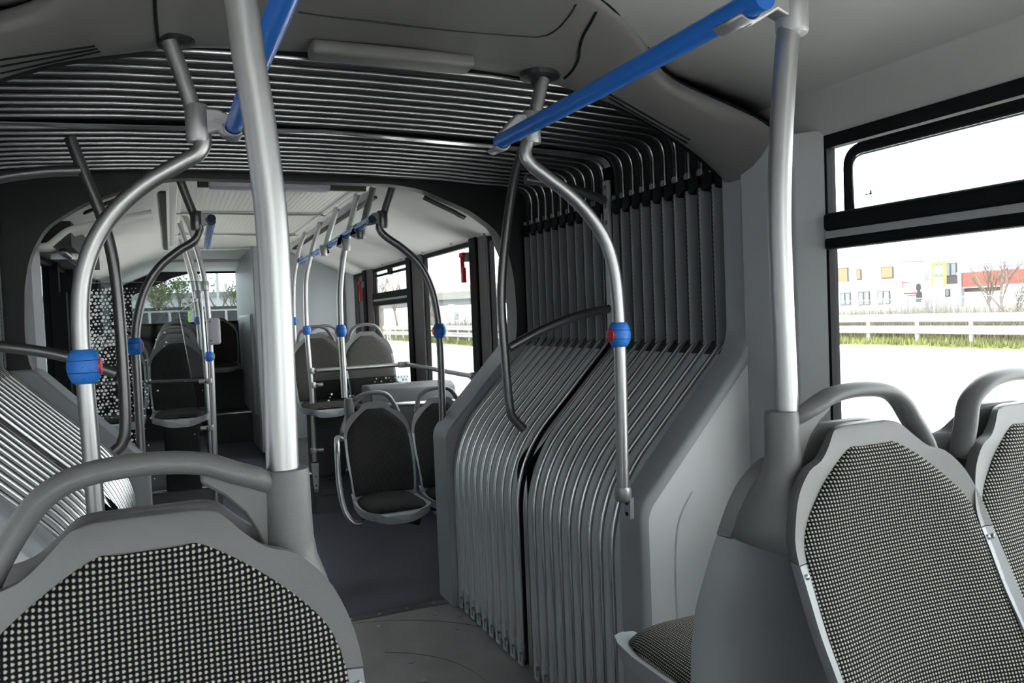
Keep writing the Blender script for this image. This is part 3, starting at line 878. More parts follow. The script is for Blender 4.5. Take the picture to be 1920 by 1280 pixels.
def foot_bracket(parent, c, sgn, m='clamp', ln=.085):
    c = Vector(c)
    o = mk('foot_bracket', *lathe([(.0235, .012), (.026, .004), (.026, -.022), (.021, -.03), (.012, -.034)], c, (0, 0, 1), 20), m, parent, True, .7)
    x0, x1 = c.x + sgn * .012, c.x + sgn * .026
    pl = [(c.y - .02, c.z - .02), (c.y + .02, c.z - .02), (c.y + .017, c.z - ln), (c.y, c.z - ln - .008), (c.y - .017, c.z - ln)]
    t = mk('plate', *prism(pl, 'x', x0, x1), m, o, True, .5)
    for k in (.45, .85):
        mk('bolt', *disc((x0, c.y, c.z - ln * k), .007, (-sgn, 0, 0), .004, 8), 'ink', o)
    return o
PR_ = .0195
def flat(pts, y): return [ony(p, y) for p in pts]

# foreground poles standing in the seat sleeves
t = thing('hand_pole', 'thick brushed steel pole rising from the large patterned seat', 'pole', (.124, YL, 1.31))
tubeo('tube', catmull(flat([(430, -110), (441, -55), (452, 0), (465, 100), (482, 200), (496, 300), (508, 400), (517, 540), (523, 680), (529, 850), (531, 893)], YL), 4), .0203, 'steel', t, 24)
t = thing('hand_pole', 'brushed steel pole rising from the seat sleeve beside the side window pair', 'pole', (.97, YS, 1.31))
pp = flat([(1512, -140), (1497, -70), (1485, 0), (1480, 40), (1472, 133), (1464, 267), (1461, 400), (1466, 560), (1472, 690), (1475, 780)], YS)
tubeo('tube', catmull(pp, 4), .0196, 'steel', t, 24)
ZB = 1.985
bR0 = onz((937, 266), ZB); bR1 = onz((1462, -8), ZB)
xr = .885
clamp(t, ony((1484, 10), YS), (xr, YS, ZB), 'clamp', h=.05)
# blue rails over the aisle
t = thing('grab_rail', 'glossy blue grab rail running to the steel pole by the side window', 'grab rail', (xr, 1.5, ZB))
tubeo('tube', [(bR0.x, bR0.y, ZB), (xr, 1.5, ZB), (xr, .98, ZB)], .0205, 'blue', t, 24)
bL0 = onz((436, 243), ZB); bL1 = onz((520, 30), ZB)
t = thing('grab_rail', 'glossy blue grab rail passing behind the thick steel pole', 'grab rail', (bL0.x, 1.5, ZB))
tubeo('tube', [bL0, bL1, bL1 + (bL1 - bL0).normalized() * 1.2], .0205, 'blue', t, 24)

# bent poles of the near portal
YB = 2.05
t = thing('bent_hand_pole', 'bright steel bent pole with blue ball standing before the silvery pleated cover', 'pole', (-.18, YB, .9), 'bent poles')
pp = flat([(318, 78), (344, 150), (366, 218), (381, 258), (372, 286), (335, 308), (275, 343), (222, 388), (184, 440), (160, 500), (151, 560), (152, 640), (160, 720), (172, 860), (183, 1005)], YB)
tubeo('tube', catmull(pp, 5), PR_, 'steel', t, 20)
mount(t, pp[0] + Vector((0, .02, .012)))
clamp(t, ony((370, 232), YB), Vector((bL0.x, YB, ZB)))
ball(t, ony((158, 687), YB), 1, r=.0375)
foot_bracket(t, pp[-1], -1)
t = thing('bent_hand_pole', 'bright steel bent pole with blue ball before the grey pleated cover', 'pole', (1.25, YB, .9), 'bent poles')
pp = flat([(1018, 148), (1006, 200), (995, 250), (985, 285), (996, 308), (1028, 334), (1070, 367), (1108, 408), (1135, 452), (1151, 505), (1158, 565), (1162, 640), (1165, 760), (1168, 920)], YB)
tubeo('tube', catmull(pp, 5), PR_, 'steel', t, 20)
mount(t, pp[0] + Vector((0, .02, .012)))
clamp(t, ony((996, 240), YB), Vector((bR0.x, YB, ZB)))
ball(t, ony((1161, 627), YB), -1)
foot_bracket(t, pp[-1], 1)

# bent poles of the far portal
YB2 = 4.0
ZF = 1.995
fb0 = ony((695, 412), YB2); fb1 = onz((564, 491), fb0.z)
lb0 = ony((396, 411), YB2); lb1 = onz((388, 461), lb0.z)
t = thing('bent_hand_pole', 'dark bent pole with blue ball in front of the dotted glass screen', 'pole', (-.15, YB2, .9), 'bent poles')
pp = flat([(336, 333), (350, 370), (364, 404), (374, 428), (366, 450), (335, 470), (300, 499), (275, 537), (260, 585), (254, 640), (258, 720), (264, 830), (268, 905)], YB2)
tubeo('tube', catmull(pp, 5), PR_, 'dsteel', t, 16)
mount(t, pp[0] + Vector((0, 0, .012)))
clamp(t, ony((368, 414), YB2), lb0, 'dsteel')
ball(t, ony((253, 649), YB2), 1, r=.037)
foot_bracket(t, pp[-1], -1, 'dsteel')
t = thing('bent_hand_pole', 'dark bent pole with blue ball in front of the seat pair by the window posts', 'pole', (1.25, YB2, .9), 'bent poles')
pp = flat([(738, 344), (726, 380), (716, 414), (711, 428), (724, 444), (757, 467), (788, 498), (809, 540), (820, 590), (825, 650), (828, 720), (830, 795)], YB2)
tubeo('tube', catmull(pp, 5), PR_, 'dsteel', t, 16)
mount(t, pp[0] + Vector((0, 0, .012)))
clamp(t, ony((717, 412), YB2), fb0, 'dsteel')
ball(t, ony((824, 620), YB2), -1, r=.037)
foot_bracket(t, pp[-1], 1, 'dsteel')
t = thing('grab_rail', 'blue grab rail hung beneath the ceiling hangers of the rear section', 'grab rail', fb0)
tubeo('tube', [fb0 - Vector((0, .03, 0)), fb1], .0205, 'blue', t, 18)
mk('end_cap', *disc(fb0 - Vector((0, .0305, 0)), .0185, (0, -1, 0), .002, 16), 'ink', t)
t = thing('grab_rail', 'short blue grab rail beside the validator pole of the rear section', 'grab rail', lb0)
tubeo('tube', [lb0 - Vector((0, .03, 0)), lb1], .0205, 'blue', t, 18)
mk('end_cap', *disc(lb0 - Vector((0, .0305, 0)), .0185, (0, -1, 0), .002, 16), 'ink', t)

# ================================================================== SETTING: rear section
XW = 1.78; XW2 = 2 * XC2 - 1.78
def sx2(s): return (lambda v: v) if s == 0 else (lambda v: 2 * XC2 - v)
def ybox(s, x0, x1, y0, y1, z0, z1):
    f = sx2(s); a, b = f(x0), f(x1)
    return box(min(a, b), max(a, b), y0, y1, z0, z1)
wr = struct(mk('wall_right', *ybox(0, XW, XW + .06, 3.95, 8.6, -.1, .93), 'seatgrey'))
mk('upper_rail', *ybox(0, XW, XW + .06, 3.95, 11, 1.985, 2.52), 'pillar', wr)
mk('end_panel', *ybox(0, XW, XW + .12, 8.12, 11, -.1, 2.0), 'pillar', wr)
# ceiling: sloping coves and ribbed flat centre
cv = catmull([(1.82, 0, 1.955), (1.765, 0, 1.975), (1.64, 0, 2.035), (1.42, 0, 2.135), (1.2, 0, 2.215), (1.10, 0, 2.27)], 4)
for s in (0, 1):
    f = sx2(s)
    o = mk('ceiling', *grid([[(f(p.x), y, p.z) for p in cv] for y in (3.99, 10.6)]), 'white', None, True); solid_dir(o, .02, (0, 0, 1)); struct(o)
    if s == 0:
        for y in (4.35, 4.95, 5.6, 6.2, 6.8, 7.4):
            mk('clip_slot', *box(1.735, 1.75, y - .012, y + .012, 1.984, 1.99), 'ink', o)
co = struct(mk('ceiling', *box(2 * XC2 - 1.12, 1.12, 3.99, 10.6, 2.29, 2.33), 'perf'))
for k in range(30):
    x = .12 + k * .031
    mk('rib', *box(x - .0025, x + .0025, 4.2, 8.9, 2.2885, 2.2905), 'perf', co)
for y, h in ((5.77, .016), (7.1, .014), (8.45, .014)):
    c_ = mk('cross_strip', *bbox(.06, 1.08, y - .03, y + .03, 2.272, 2.292, .004, 1), 'alu', co, True, .6)
    mk('shadow_gap', *box(.10, 1.04, y + .03, y + .05, 2.284, 2.291), 'ink', c_)
for s in (0, 1):
    f = sx2(s)
    a, b = sorted((f(1.07), f(1.13)))
    mk('hanger_rail', *bbox(a, b, 4.2, 9.2, 2.262, 2.292, .004, 1), 'white', co, True, .6)
    a, b = sorted((f(1.045), f(1.07))); mk('hanger_rail', *bbox(a, b, 4.2, 9.2, 2.272, 2.292, .003, 1), 'white', co, True, .6)
    a, b = sorted((f(1.131), f(1.165))); mk('dark_slot', *box(a, b, 4.6, 7.9, 2.221, 2.236), 'ink', co)
p1 = ony((370, 348), 4.3); p2 = ony((685, 355), 4.3)
mk('hatch_frame', *box(p1.x, p2.x, 4.28, 4.31, p2.z - .012, p1.z + .05), mat('hatch_brown', (.09, .075, .055), .6), co)
rh = struct(mk('trim_3', *prism([(9.9, 2.30), (9.9, 2.26), (10.15, 2.22), (10.5, 2.19), (10.5, 2.3)], 'x', XW2, XW), 'white'))

# windows of the rear section, right-hand side
posts = [(4.36, 4.62), (5.68, 6.06), (7.26, 7.60)]
for a, b in posts:
    o = mk('window_post', *box(1.75, 1.80, a, b - .12, .93, 1.985), 'wframe', wr); bevelmod(o, .008, 2)
    o = mk('window_post', *box(1.735, 1.80, b - .12, b, .93, 1.985), 'rubber', wr); bevelmod(o, .008, 2)
spans = [(4.02, 4.36, 0), (4.62, 5.68, 0), (6.06, 7.26, 1), (7.60, 8.12, 0)]
for i, (a, b, hp) in enumerate(spans):
    wn = struct(empty('window_%d' % (8 + i), (1.79, (a + b) / 2, .95)))
    sl = MB()
    sl.add(box(1.768, 1.80, a, b, 1.945, 1.985)); sl.add(box(1.768, 1.80, a, b, .92, .955)); sl.add(box(1.768, 1.80, a, a + .012, .955, 1.945)); sl.add(box(1.768, 1.80, b - .012, b, .955, 1.945))
    sl.build('seal', 'rubber', wn)
    if hp:
        mk('pane', *box(1.787, 1.792, a, b, .95, 1.655), 'glass', wn); mk('hopper_pane', *box(1.787, 1.792, a, b, 1.72, 1.95), 'glass', wn)
        t = MB(); t.add(box(1.745, 1.80, a, b, 1.69, 1.745)); o = t.build('transom', 'rubber', wn); bevelmod(o, .01, 2)
        mk('transom_groove', *box(1.758, 1.80, a, b, 1.67, 1.69), 'pillar', wn)
        mk('transom_lower', *box(1.75, 1.80, a, b, 1.63, 1.67), 'rubber', wn)
        hp_ = fillet([(1.775, a + .05, 1.74), (1.775, a + .05, 1.905), (1.775, b - .05, 1.905), (1.775, b - .05, 1.74)], .03, 5)
        mk('hopper_frame', *tube(hp_, .009, 8, True, .012), 'rubber', wn, True, .9)
        mk('latch', *box(1.755, 1.785, (a + b) / 2 - .04, (a + b) / 2 + .04, 1.89, 1.945), 'rubber', wn)
    else:
        mk('pane', *box(1.787, 1.792, a, b, .95, 1.95), 'glass', wn)
mk('window_post', *prism([(1.70, 8.25), (1.70, 8.2), (1.76, 8.12), (1.86, 8.12), (1.86, 8.25)], 'z', .93, 1.99), 'pillar', wr)

# emergency hammers on the posts
for (hx, hy), y_, lab in (((878, 500), 4.63, 'red emergency hammer on the window post by the portal'), ((682, 545), 7.6, 'red emergency hammer on the window post beside the engine tower')):
    q = onx((hx, hy), 1.735)
    q.y = max(min(q.y, y_ + .06), y_ - .06)
    t = thing('emergency_hammer', lab, 'hammer', q)
    mk('holder', *bbox(1.715, 1.745, q.y - .02, q.y + .02, q.z + .03, q.z + .09, .006, 2), 'seatgrey', t, True, .6)
    hd = [(q.y + .05, q.z + .065), (q.y + .04, q.z + .09), (q.y - .015, q.z + .09), (q.y - .015, q.z + .07), (q.y + .008, q.z + .06), (q.y + .008, q.z), (q.y - .016, q.z - .008), (q.y - .018, q.z - .10), (q.y + .02, q.z - .10), (q.y + .022, q.z - .008), (q.y + .024, q.z + .055)]
    o = mk('handle', *prism(hd, 'x', 1.690, 1.715), 'red', t); bevelmod(o, .003, 2)

# ---- left side: doorway, pillars, door gear
wl = struct(mk('wall_left', *ybox(1, XW, XW + .12, 5.85, 11, -.1, .93), 'portal'))
mk('upper_rail', *ybox(1, XW, XW + .12, 3.95, 11, 1.97, 2.52), 'pillar', wl)
mk('end_panel', *ybox(1, XW, XW + .12, 8.6, 11, .9, 2.0), 'black', wl)
for a, b in ((6.95, 7.15), (8.3, 8.62)):
    mk('window_post', *ybox(1, 1.75, 1.85, a, b, .93, 1.985), 'rubber', wl)
for i, (a, b) in enumerate(((5.9, 6.95), (7.15, 8.3))):
    wn = struct(empty('window_%d' % (12 + i), (XW2, (a + b) / 2, .95)))
    mk('pane', *ybox(1, 1.787, 1.792, a, b, .93, 1.97), 'glass', wn)
    mk('seal', *ybox(1, 1.765, 1.80, a, b, 1.94, 1.985), 'rubber', wn)
dr = struct(empty('door_1', (XW2, 5.0, 0)))
pl = [(sx2(1)(1.70), 4.06), (sx2(1)(1.70), 4.34), (sx2(1)(1.74), 4.42), (sx2(1)(1.86), 4.42), (sx2(1)(1.86), 4.06)]
mk('door_pillar', *prism(pl, 'z', 0, 1.99), 'pillar', dr)
mk('door_pillar', *ybox(1, 1.73, 1.80, 4.43, 4.50, 0, 1.96), 'rubber', dr)
mk('door_leaf_frame', *ybox(1, 1.74, 1.80, 4.52, 4.60, 0, 1.95), 'portal', dr)
mk('door_leaf_frame', *ybox(1, 1.72, 1.80, 5.15, 5.24, 0, 1.95), 'rubber', dr)
mk('door_leaf_frame', *ybox(1, 1.70, 1.80, 5.72, 5.86, 0, 1.95), 'rubber', dr)
mk('door_pane', *ybox(1, 1.765, 1.77, 4.6, 5.15, .1, 1.93), 'tint', dr)
mk('door_pane', *ybox(1, 1.765, 1.77, 5.24, 5.72, .1, 1.93), 'tint', dr)
mk('door_leaf_frame', *ybox(1, 1.74, 1.80, 4.5, 5.8, 1.88, 1.97), 'rubber', dr)
mk('door_leaf_frame', *ybox(1, 1.74, 1.80, 4.5, 5.8, 0, .12), 'rubber', dr)
# soft rubber lip of the half open leaf
mk('door_lip', *ybox(1, 1.66, 1.70, 4.9, 4.99, .3, 1.72), 'rubber', dr)
gear = struct(empty('trim_4', (XW2 + .15, 5.0, 1.95)))
gb = MB(); gb.add(ybox(1, 1.55, 1.79, 4.2, 5.8, 1.90, 2.02)); gb.build('gear_box', 'ink', gear)
mk('gear_rod', *tube([(sx2(1)(1.60), 4.3, 1.885), (sx2(1)(1.60), 5.6, 1.885)], .018, 8), 'dsteel', gear, True)
mk('gear_bracket', *ybox(1, 1.56, 1.68, 4.55, 4.66, 1.87, 1.90), 'alu', gear)
cvp = fillet([Vector(p) for p in ((sx2(1)(1.70), 4.12, 1.90), (sx2(1)(1.64), 4.12, 1.90), (sx2(1)(1.56), 4.13, 1.975), (sx2(1)(1.44), 4.15, 2.01), (sx2(1)(1.20), 4.15, 2.065))], [0, .02, .03, .03, 0], 4)
cvr = mk('cover_edge', *grid([cvp, [p + Vector((0, .25, .0)) for p in cvp]]), 'white', gear, True); solid(cvr, .018, 0)

# ---- podiums, bulkheads, steps
def podium(pts, z0, z1, m='bulk'):
    return prism(pts, 'z', z0, z1)
pr_ = fillet([Vector((1.78, 6.2, 0)), Vector((.93, 6.2, 0)), Vector((.93, 9.2, 0))], .09, 8)
bR = struct(mk('floor', *prism([(p.x, p.y) for p in pr_] + [(1.78, 9.2)], 'z', -.02, .31), 'bulk', None, True, .6))
nose = [Vector((p.x, p.y, .315)) for p in pr_]
mk('nosing', *tube(nose, .014, 8), 'alu', bR, True)
q = ony((600, 915), 6.195)
mk('access_plate', *bbox(q.x, q.x + .19, 6.188, 6.199, q.z - .06, q.z + .06, .003, 1), 'bulk', bR)
pl_ = fillet([Vector((XW2, 6.2, 0)), Vector((.30, 6.2, 0)), Vector((.30, 9.2, 0))], .09, 8)
bL = struct(mk('floor', *prism([(p.x, p.y) for p in pl_] + [(XW2, 9.2)], 'z', -.02, .31), 'bulk', None, True, .6))
mk('nosing', *tube([Vector((p.x, p.y, .315)) for p in pl_], .014, 8), 'alu', bL, True)
mk('access_plate', *bbox(-.14, .10, 6.188, 6.199, .09, .21, .003, 1), 'bulk', bL)
for x in (-.125, .085):
    for z in (.105, .195):
        mk('screw', *disc((x, 6.188, z), .006, (0, -1, 0), .002, 8), 'rubber', bL)
st = struct(mk('floor', *box(XW2, XW, 9.2, 11, -.1, .52), 'carpet'))
nn_ = [Vector((.30 + i * .063, 9.19 + .05 * math.sin(PI * i / 10) ** 2, .522)) for i in range(11)]
mk('nosing', *tube(nn_, .016, 8), 'alu', st, True)
mk('upper_riser', *box(XW2, .95, 9.85, 10.6, .52, .98), 'carpet', st)
# ---- engine tower (right rear corner)
tw = struct(empty('wall_tower', (1.3, 8.3, .3)))
tpz = [(p.x, p.z) for p in cv if .8 < p.x < 1.76]
face_ = [(1.79, .2), (1.79, 1.95)] + tpz + [(.80, 2.29), (.80, .2)]
mk('tower_front', *prism(face_, 'y', 8.28, 8.34), 'seatgrey', tw)
sd = fillet([Vector((.86, 8.28, 0)), Vector((.79, 8.32, 0)), Vector((.79, 10.6, 0))], .05, 6)
mk('tower_side', *prism([(p.x, p.y) for p in sd] + [(1.7, 10.6), (1.7, 8.33)], 'z', .2, 2.29), 'seatgrey', tw, True, .6)
mk('tower_bulge', *bbox(.765, .83, 8.6, 10.1, .55, 1.62, .03, 4), 'seatgrey', tw, True)
# ---- rear wall and rear window
wb = struct(mk('wall_rear', *box(XW2 - .1, XW + .1, 10.6, 10.7, -.1, 1.545), 'black'))
mk('upper_panel', *box(XW2 - .1, XW + .1, 10.6, 10.7, 2.20, 2.55), 'white', wb)
mk('side_panel', *box(.965, XW + .1, 10.6, 10.7, 1.5, 2.25), 'black', wb)
mk('side_panel', *box(XW2 - .1, -.42, 10.6, 10.7, 1.5, 2.25), 'black', wb)
cm = [(-.43, 2.21), (-.43, 1.90), (.05, 2.12), (.35, 2.20), (.35, 2.21)]
mk('corner_mask', *prism(cm, 'y', 10.585, 10.62), 'black', wb)
rwn = struct(empty('window_14', (.3, 10.63, 1.55)))
mk('pane', *box(-.45, .98, 10.63, 10.64, 1.54, 2.21), 'tint', rwn)
sl = fillet([Vector(p) for p in ((-.43, 10.60, 1.55), (.955, 10.60, 1.55), (.955, 10.60, 2.185), (-.2, 10.60, 2.185))], [0, .06, .09, 0], 6)
mk('seal', *tube(sl, .016, 8), 'rubber', rwn, True)

# ---- dotted glass screen on the left bulkhead
gs = thing('glass_screen', 'tall glass screen with white printed dots before the left rear seats', 'glass screen', (-.2, 6.12, .31))
mk('pane', *box(XW2 + .01, .215, 6.115, 6.121, .33, 1.83), 'screen', gs)
dm = MB(); rnd = random.Random(3)
pitch = .026
for r in range(60):
    for c in range(34):
        x = XW2 + .02 + (c + .5 * (r % 2)) * pitch; z = .36 + r * pitch * .93
        if x > .2 or z > 1.8: continue
        u = (x - XW2) / (.215 - XW2); v = (z - .33) / 1.5
        den = 1.0 if u < .42 else max(0.03, 1 - (u - .42) / .2)
        den *= min(1, .25 + v * 1.3) if u > .15 else 1
        if u > .5 and v > .55: den *= .35
        if rnd.random() > den: continue
        rad = (.0125 if u < .12 else .0108 if u < .42 else .0072) * rnd.choice((1, .95, .6, .7, .45)); x += rnd.uniform(-.004, .004); z += rnd.uniform(-.004, .004)
        dm.add(([Vector((x + rad * math.cos(k * PI / 4), 6.1135, z + rad * math.sin(k * PI / 4))) for k in range(8)], [tuple(range(8))]))
do = dm.build('printed_dots', 'dot', gs); do['kind'] = 'stuff'
ew = MB(); ew.add(tube([(XW2 + .01, 6.118, 1.832), (.215, 6.118, 1.832)], .002, 5)); ew.add(tube([(.215, 6.118, 1.832), (.215, 6.118, .33)], .002, 5))
ew.build('polished_edge', 'alu', gs)
g2 = thing('glass_screen', 'narrow slanted clear glass wing beside the validator pole', 'glass screen', (.1, 6.4, .33))
q = [ony(p, 6.25) for p in ((336, 584), (384, 842))] + [ony((392, 842), 6.25), ony((372, 560), 6.25)]
mk('pane', [v + Vector((0, d, 0)) for d in (0, .006) for v in q], [(0, 1, 2, 3), (4, 5, 6, 7), (0, 1, 5, 4), (1, 2, 6, 5), (2, 3, 7, 6), (3, 0, 4, 7)], 'screen', g2)
mk('polished_edge', *tube([q[3], q[0], q[1]], .0035, 6), 'alubright', g2, True)
# ---- glass screen on the right bulkhead
g3 = thing('glass_screen', 'low smoked glass screen with white dots before the right rear seats', 'glass screen', (1.4, 6.12, .31))
mk('pane', *box(1.0, 1.735, 6.115, 6.121, .33, 1.05), 'tint', g3)
dm = MB()
for r in range(9):
    for c in range(29):
        x = 1.73 - c * .0255 - (r % 2) * .013; z = 1.035 - r * .024
        if x < 1.02: continue
        u = (1.735 - x) / .73
        if rnd.random() > max(.04, 1.05 - u * 2.2): continue
        rad = .0085 * rnd.choice((1, .8, .6))
        dm.add(([Vector((x + rad * math.cos(k * PI / 4), 6.1135, z + rad * math.sin(k * PI / 4))) for k in range(8)], [tuple(range(8))]))
do = dm.build('printed_dots', 'dot', g3); do['kind'] = 'stuff'

# ---- rail along the right screen and windows
t = thing('guard_rail', 'straight steel rail above the smoked glass screen, turning along the windows', 'rail', (1.0, 6.08, 1.13))
j0 = ony((588, 695), 6.08); j1 = onx((770, 684), 1.715); j2 = onx((888, 705), 1.715)
j1.y = 6.08
tubeo('cross_tube', [j0, j1], .017, 'steel', t); tubeo('long_tube', [j1, j2], .017, 'steel', t)
mk('corner_joint', *bbox(j1.x - .07, j1.x + .022, j1.y - .03, j1.y + .024, j1.z - .024, j1.z + .024, .01, 3), 'clamp', t, True, .6)
mk('end_joint', *lathe([(.027, -.02), (.030, 0), (.027, .02)], j2, (0, 1, 0), 18), 'clamp', t, True, .7)
mk('end_joint', *bbox(j2.x - .012, j2.x + .03, j2.y - .015, j2.y + .015, j2.z - .07, j2.z - .01, .005, 2), 'clamp', t, True, .6)

# ---- straight poles of the rear section
def tee(parent, c, dx, m='clamp', l=.075):
    c = Vector(c)
    o = mk('tee_clamp', *lathe([(.021, -.022), (.0235, -.016), (.0235, .016), (.021, .022)], c, (0, 0, 1), 16), m, parent, True, .7)
    mk('socket', *tube([c, c + Vector((dx * l, 0, 0))], .015, 12), m, o, True, .9)
    mk('bolt', *disc(c + Vector((dx * .03, -.015, 0)), .007, (0, -1, 0), .004, 8), 'ink', o)
t = thing('hand_pole', 'steel pole with blue ball and clamps at the smoked glass screen', 'pole', (.96, 6.08, .3))
pp = flat([(602, 411), (592, 445), (581, 485), (574, 520), (573, 560), (575, 620), (580, 680), (585, 740), (588, 820), (590, 865)], 6.08)
tubeo('tube', catmull(pp, 4), .0185, 'steel', t)
ball(t, ony((575, 619), 6.08), -1, r=.033)
for p in ((584, 695), (587, 722), (588, 845)): tee(t, ony(p, 6.08), 1)
b0 = ony((590, 868), 6.08)
fp = [(b0.x - .028, b0.z), (b0.x + .028, b0.z), (b0.x + .022, b0.z - .16), (b0.x + .012, b0.z - .22), (b0.x - .012, b0.z - .22), (b0.x - .022, b0.z - .16)]
o = mk('foot_plate', *prism(fp, 'y', 6.06, 6.085), 'clamp', t, True, .5); bevelmod(o, .004, 2)
for k in (.1, .17, .205): mk('bolt', *disc((b0.x, 6.06, b0.z - k), .007, (0, -1, 0), .003, 8), 'ink', o)
t = thing('hand_pole', 'steel pole with blue ball rising from the aisle seat below the window ledge', 'pole', (.93, 4.75, 1.05))
pp = flat([(673, 352), (666, 380), (655, 430), (645, 472), (639, 520), (637, 560), (639, 620), (643, 690), (646, 745)], 4.75)
tubeo('tube', catmull(pp, 4), .0185, 'steel', t)
ball(t, ony((639, 620), 4.75), -1, r=.035)
clamp(t, ony((648, 456), 4.75), fb0.lerp(fb1, (4.75 - fb0.y) / (fb1.y - fb0.y)) + Vector((0, 0, 0)))
t = thing('hand_pole', 'slim steel pole with blue ball beside the engine tower seats', 'pole', (.92, 6.75, .3))
pp = flat([(573, 436), (563, 460), (556, 490), (551, 525), (550, 565), (551, 610), (554, 680), (558, 760)], 6.75)
tubeo('tube', catmull(pp, 4), .0185, 'steel', t)
ball(t, ony((551, 602), 6.75), 1, r=.033)
# hangers that carry the blue rail
for i, (pp, y_, lab) in enumerate(((((699, 352), (690, 385), (682, 420), (676, 446)), 4.35, 'dark ceiling hanger carrying the blue rail next to the portal'), (((632, 388), (624, 415), (614, 450), (607, 478)), 5.35, 'pale ceiling hanger carrying the middle of the blue rail'))):
    q = flat(pp, y_)
    t = thing('rail_hanger', lab, 'hanger', q[-1])
    tubeo('tube', catmull(q, 4), .0195, ('dsteel', 'steel')[i], t)
    bp_ = fb0.lerp(fb1, (y_ - fb0.y) / (fb1.y - fb0.y))
    clamp(t, q[-1] + Vector((0, 0, .03)), bp_, ('dsteel', 'clamp')[i], h=.035)
# left-hand poles
t = thing('hand_pole', 'steel pole with grey validator box at the aisle end of the dotted screen', 'pole', (.25, 6.02, 0))
pp = flat([(322, 346), (338, 384), (353, 420), (370, 470), (382, 518), (389, 575), (394, 640), (398, 720), (402, 820), (406, 920), (409, 992)], 6.02)
tubeo('tube', catmull(pp, 4), .0195, 'steel', t)
ball(t, ony((393, 668), 6.02), 1, r=.034, btn='yellow')
for p in ((385, 714), (388, 801)): tee(t, ony((p[0] + 9, p[1]), 6.02), -1)
tee(t, ony((405, 948), 6.02), -1)
q = ony((399, 621), 6.02)
o = mk('validator_box', *bbox(q.x - .035, q.x + .05, 5.955, 6.02, q.z - .095, q.z + .095, .02, 4), mat('lilac_grey_plastic', (.42, .40, .44), .5), t, True)
for d in (-.065, .07): mk('screw', *disc((q.x - .018, 5.955, q.z + d), .006, (0, -1, 0), .003, 8), 'ink', o)
mk('clamp_sleeve', *lathe([(.03, -.035), (.033, -.03), (.033, .03), (.03, .035)], ony((383, 536), 6.02), (0, 0, 1), 18), 'clamp', t, True, .7)
t = thing('hand_pole', 'slim steel pole standing close behind the validator pole', 'pole', (.2, 6.3, .31))
pp = flat([(333, 405), (345, 445), (359, 490), (368, 525), (376, 575), (382, 640), (387, 720), (393, 830), (398, 915)], 6.3)
tubeo('tube', catmull(pp, 4), .0175, 'steel', t)
mk('clamp_sleeve', *lathe([(.028, -.03), (.031, -.026), (.031, .026), (.028, .03)], ony((372, 552), 6.3), (0, 0, 1), 18), 'clamp', t, True, .7)
t = thing('hand_pole', 'slim steel pole with blue ball beyond the narrow glass wing', 'pole', (.2, 7.6, .31))
pp = flat([(338, 440), (347, 478), (357, 515), (365, 555), (371, 600), (376, 660), (380, 740)], 7.6)
tubeo('tube', catmull(pp, 4), .0185, 'steel', t)
ball(t, ony((371, 601), 7.6), -1, r=.033)
t = thing('guard_rail', 'dark horizontal rail behind the dotted glass screen', 'rail', (-.2, 6.2, 1.12))
tubeo('tube', [ony((112, 722), 6.2), ony((384, 713), 6.2)], .015, 'dsteel', t)

# ---- seats of the rear section
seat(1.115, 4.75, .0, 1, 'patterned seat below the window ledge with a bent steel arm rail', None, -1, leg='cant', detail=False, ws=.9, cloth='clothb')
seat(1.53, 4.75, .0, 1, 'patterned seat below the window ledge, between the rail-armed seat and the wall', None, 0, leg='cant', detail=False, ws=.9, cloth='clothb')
t = thing('arm_rail', 'bent steel arm rail beside the seat below the window ledge', 'rail', (.87, 4.55, .4))
pp = [Vector(p) for p in ((.90, 4.66, .80), (.865, 4.62, .815), (.83, 4.45, .79), (.825, 4.42, .60), (.84, 4.38, .45), (.88, 4.36, .375), (.93, 4.36, .36))]
tubeo('tube', catmull(pp, 5), .016, 'steel', t)
lg = struct(empty('trim_5', (1.4, 5.2, .7)))
o = mk('ledge_body', *prism([(5.06, .70), (5.03, .96), (5.06, 1.04), (5.12, 1.065), (5.30, 1.06), (5.34, .70)], 'x', 1.17, 1.765), 'ledge', lg, True, .5); bevelmod(o, .012, 3)
mk('ledge_tube', *tube(fillet([Vector((1.22, 5.04, .80)), Vector((1.24, 4.99, .945)), Vector((1.75, 4.99, .93))], .05, 6), .016, 12), 'steel', lg, True)
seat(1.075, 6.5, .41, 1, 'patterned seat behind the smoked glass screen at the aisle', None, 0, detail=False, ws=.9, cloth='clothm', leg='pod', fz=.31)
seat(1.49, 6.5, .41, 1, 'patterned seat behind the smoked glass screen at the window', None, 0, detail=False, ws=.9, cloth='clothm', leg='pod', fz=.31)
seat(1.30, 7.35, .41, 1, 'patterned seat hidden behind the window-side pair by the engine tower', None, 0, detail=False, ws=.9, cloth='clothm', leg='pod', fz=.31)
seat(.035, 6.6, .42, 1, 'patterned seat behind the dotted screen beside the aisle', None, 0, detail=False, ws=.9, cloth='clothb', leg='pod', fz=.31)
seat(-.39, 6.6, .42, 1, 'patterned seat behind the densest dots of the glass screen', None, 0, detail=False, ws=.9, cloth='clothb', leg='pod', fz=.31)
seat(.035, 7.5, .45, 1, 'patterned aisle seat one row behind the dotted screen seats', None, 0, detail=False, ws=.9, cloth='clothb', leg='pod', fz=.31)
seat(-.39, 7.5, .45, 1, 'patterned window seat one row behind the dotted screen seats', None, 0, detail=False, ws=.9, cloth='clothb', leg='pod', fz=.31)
seat(.05, 8.5, .50, 1, 'patterned aisle seat two rows behind the dotted screen seats', None, 0, detail=False, ws=.9, cloth='clothb', leg='pod', fz=.31)
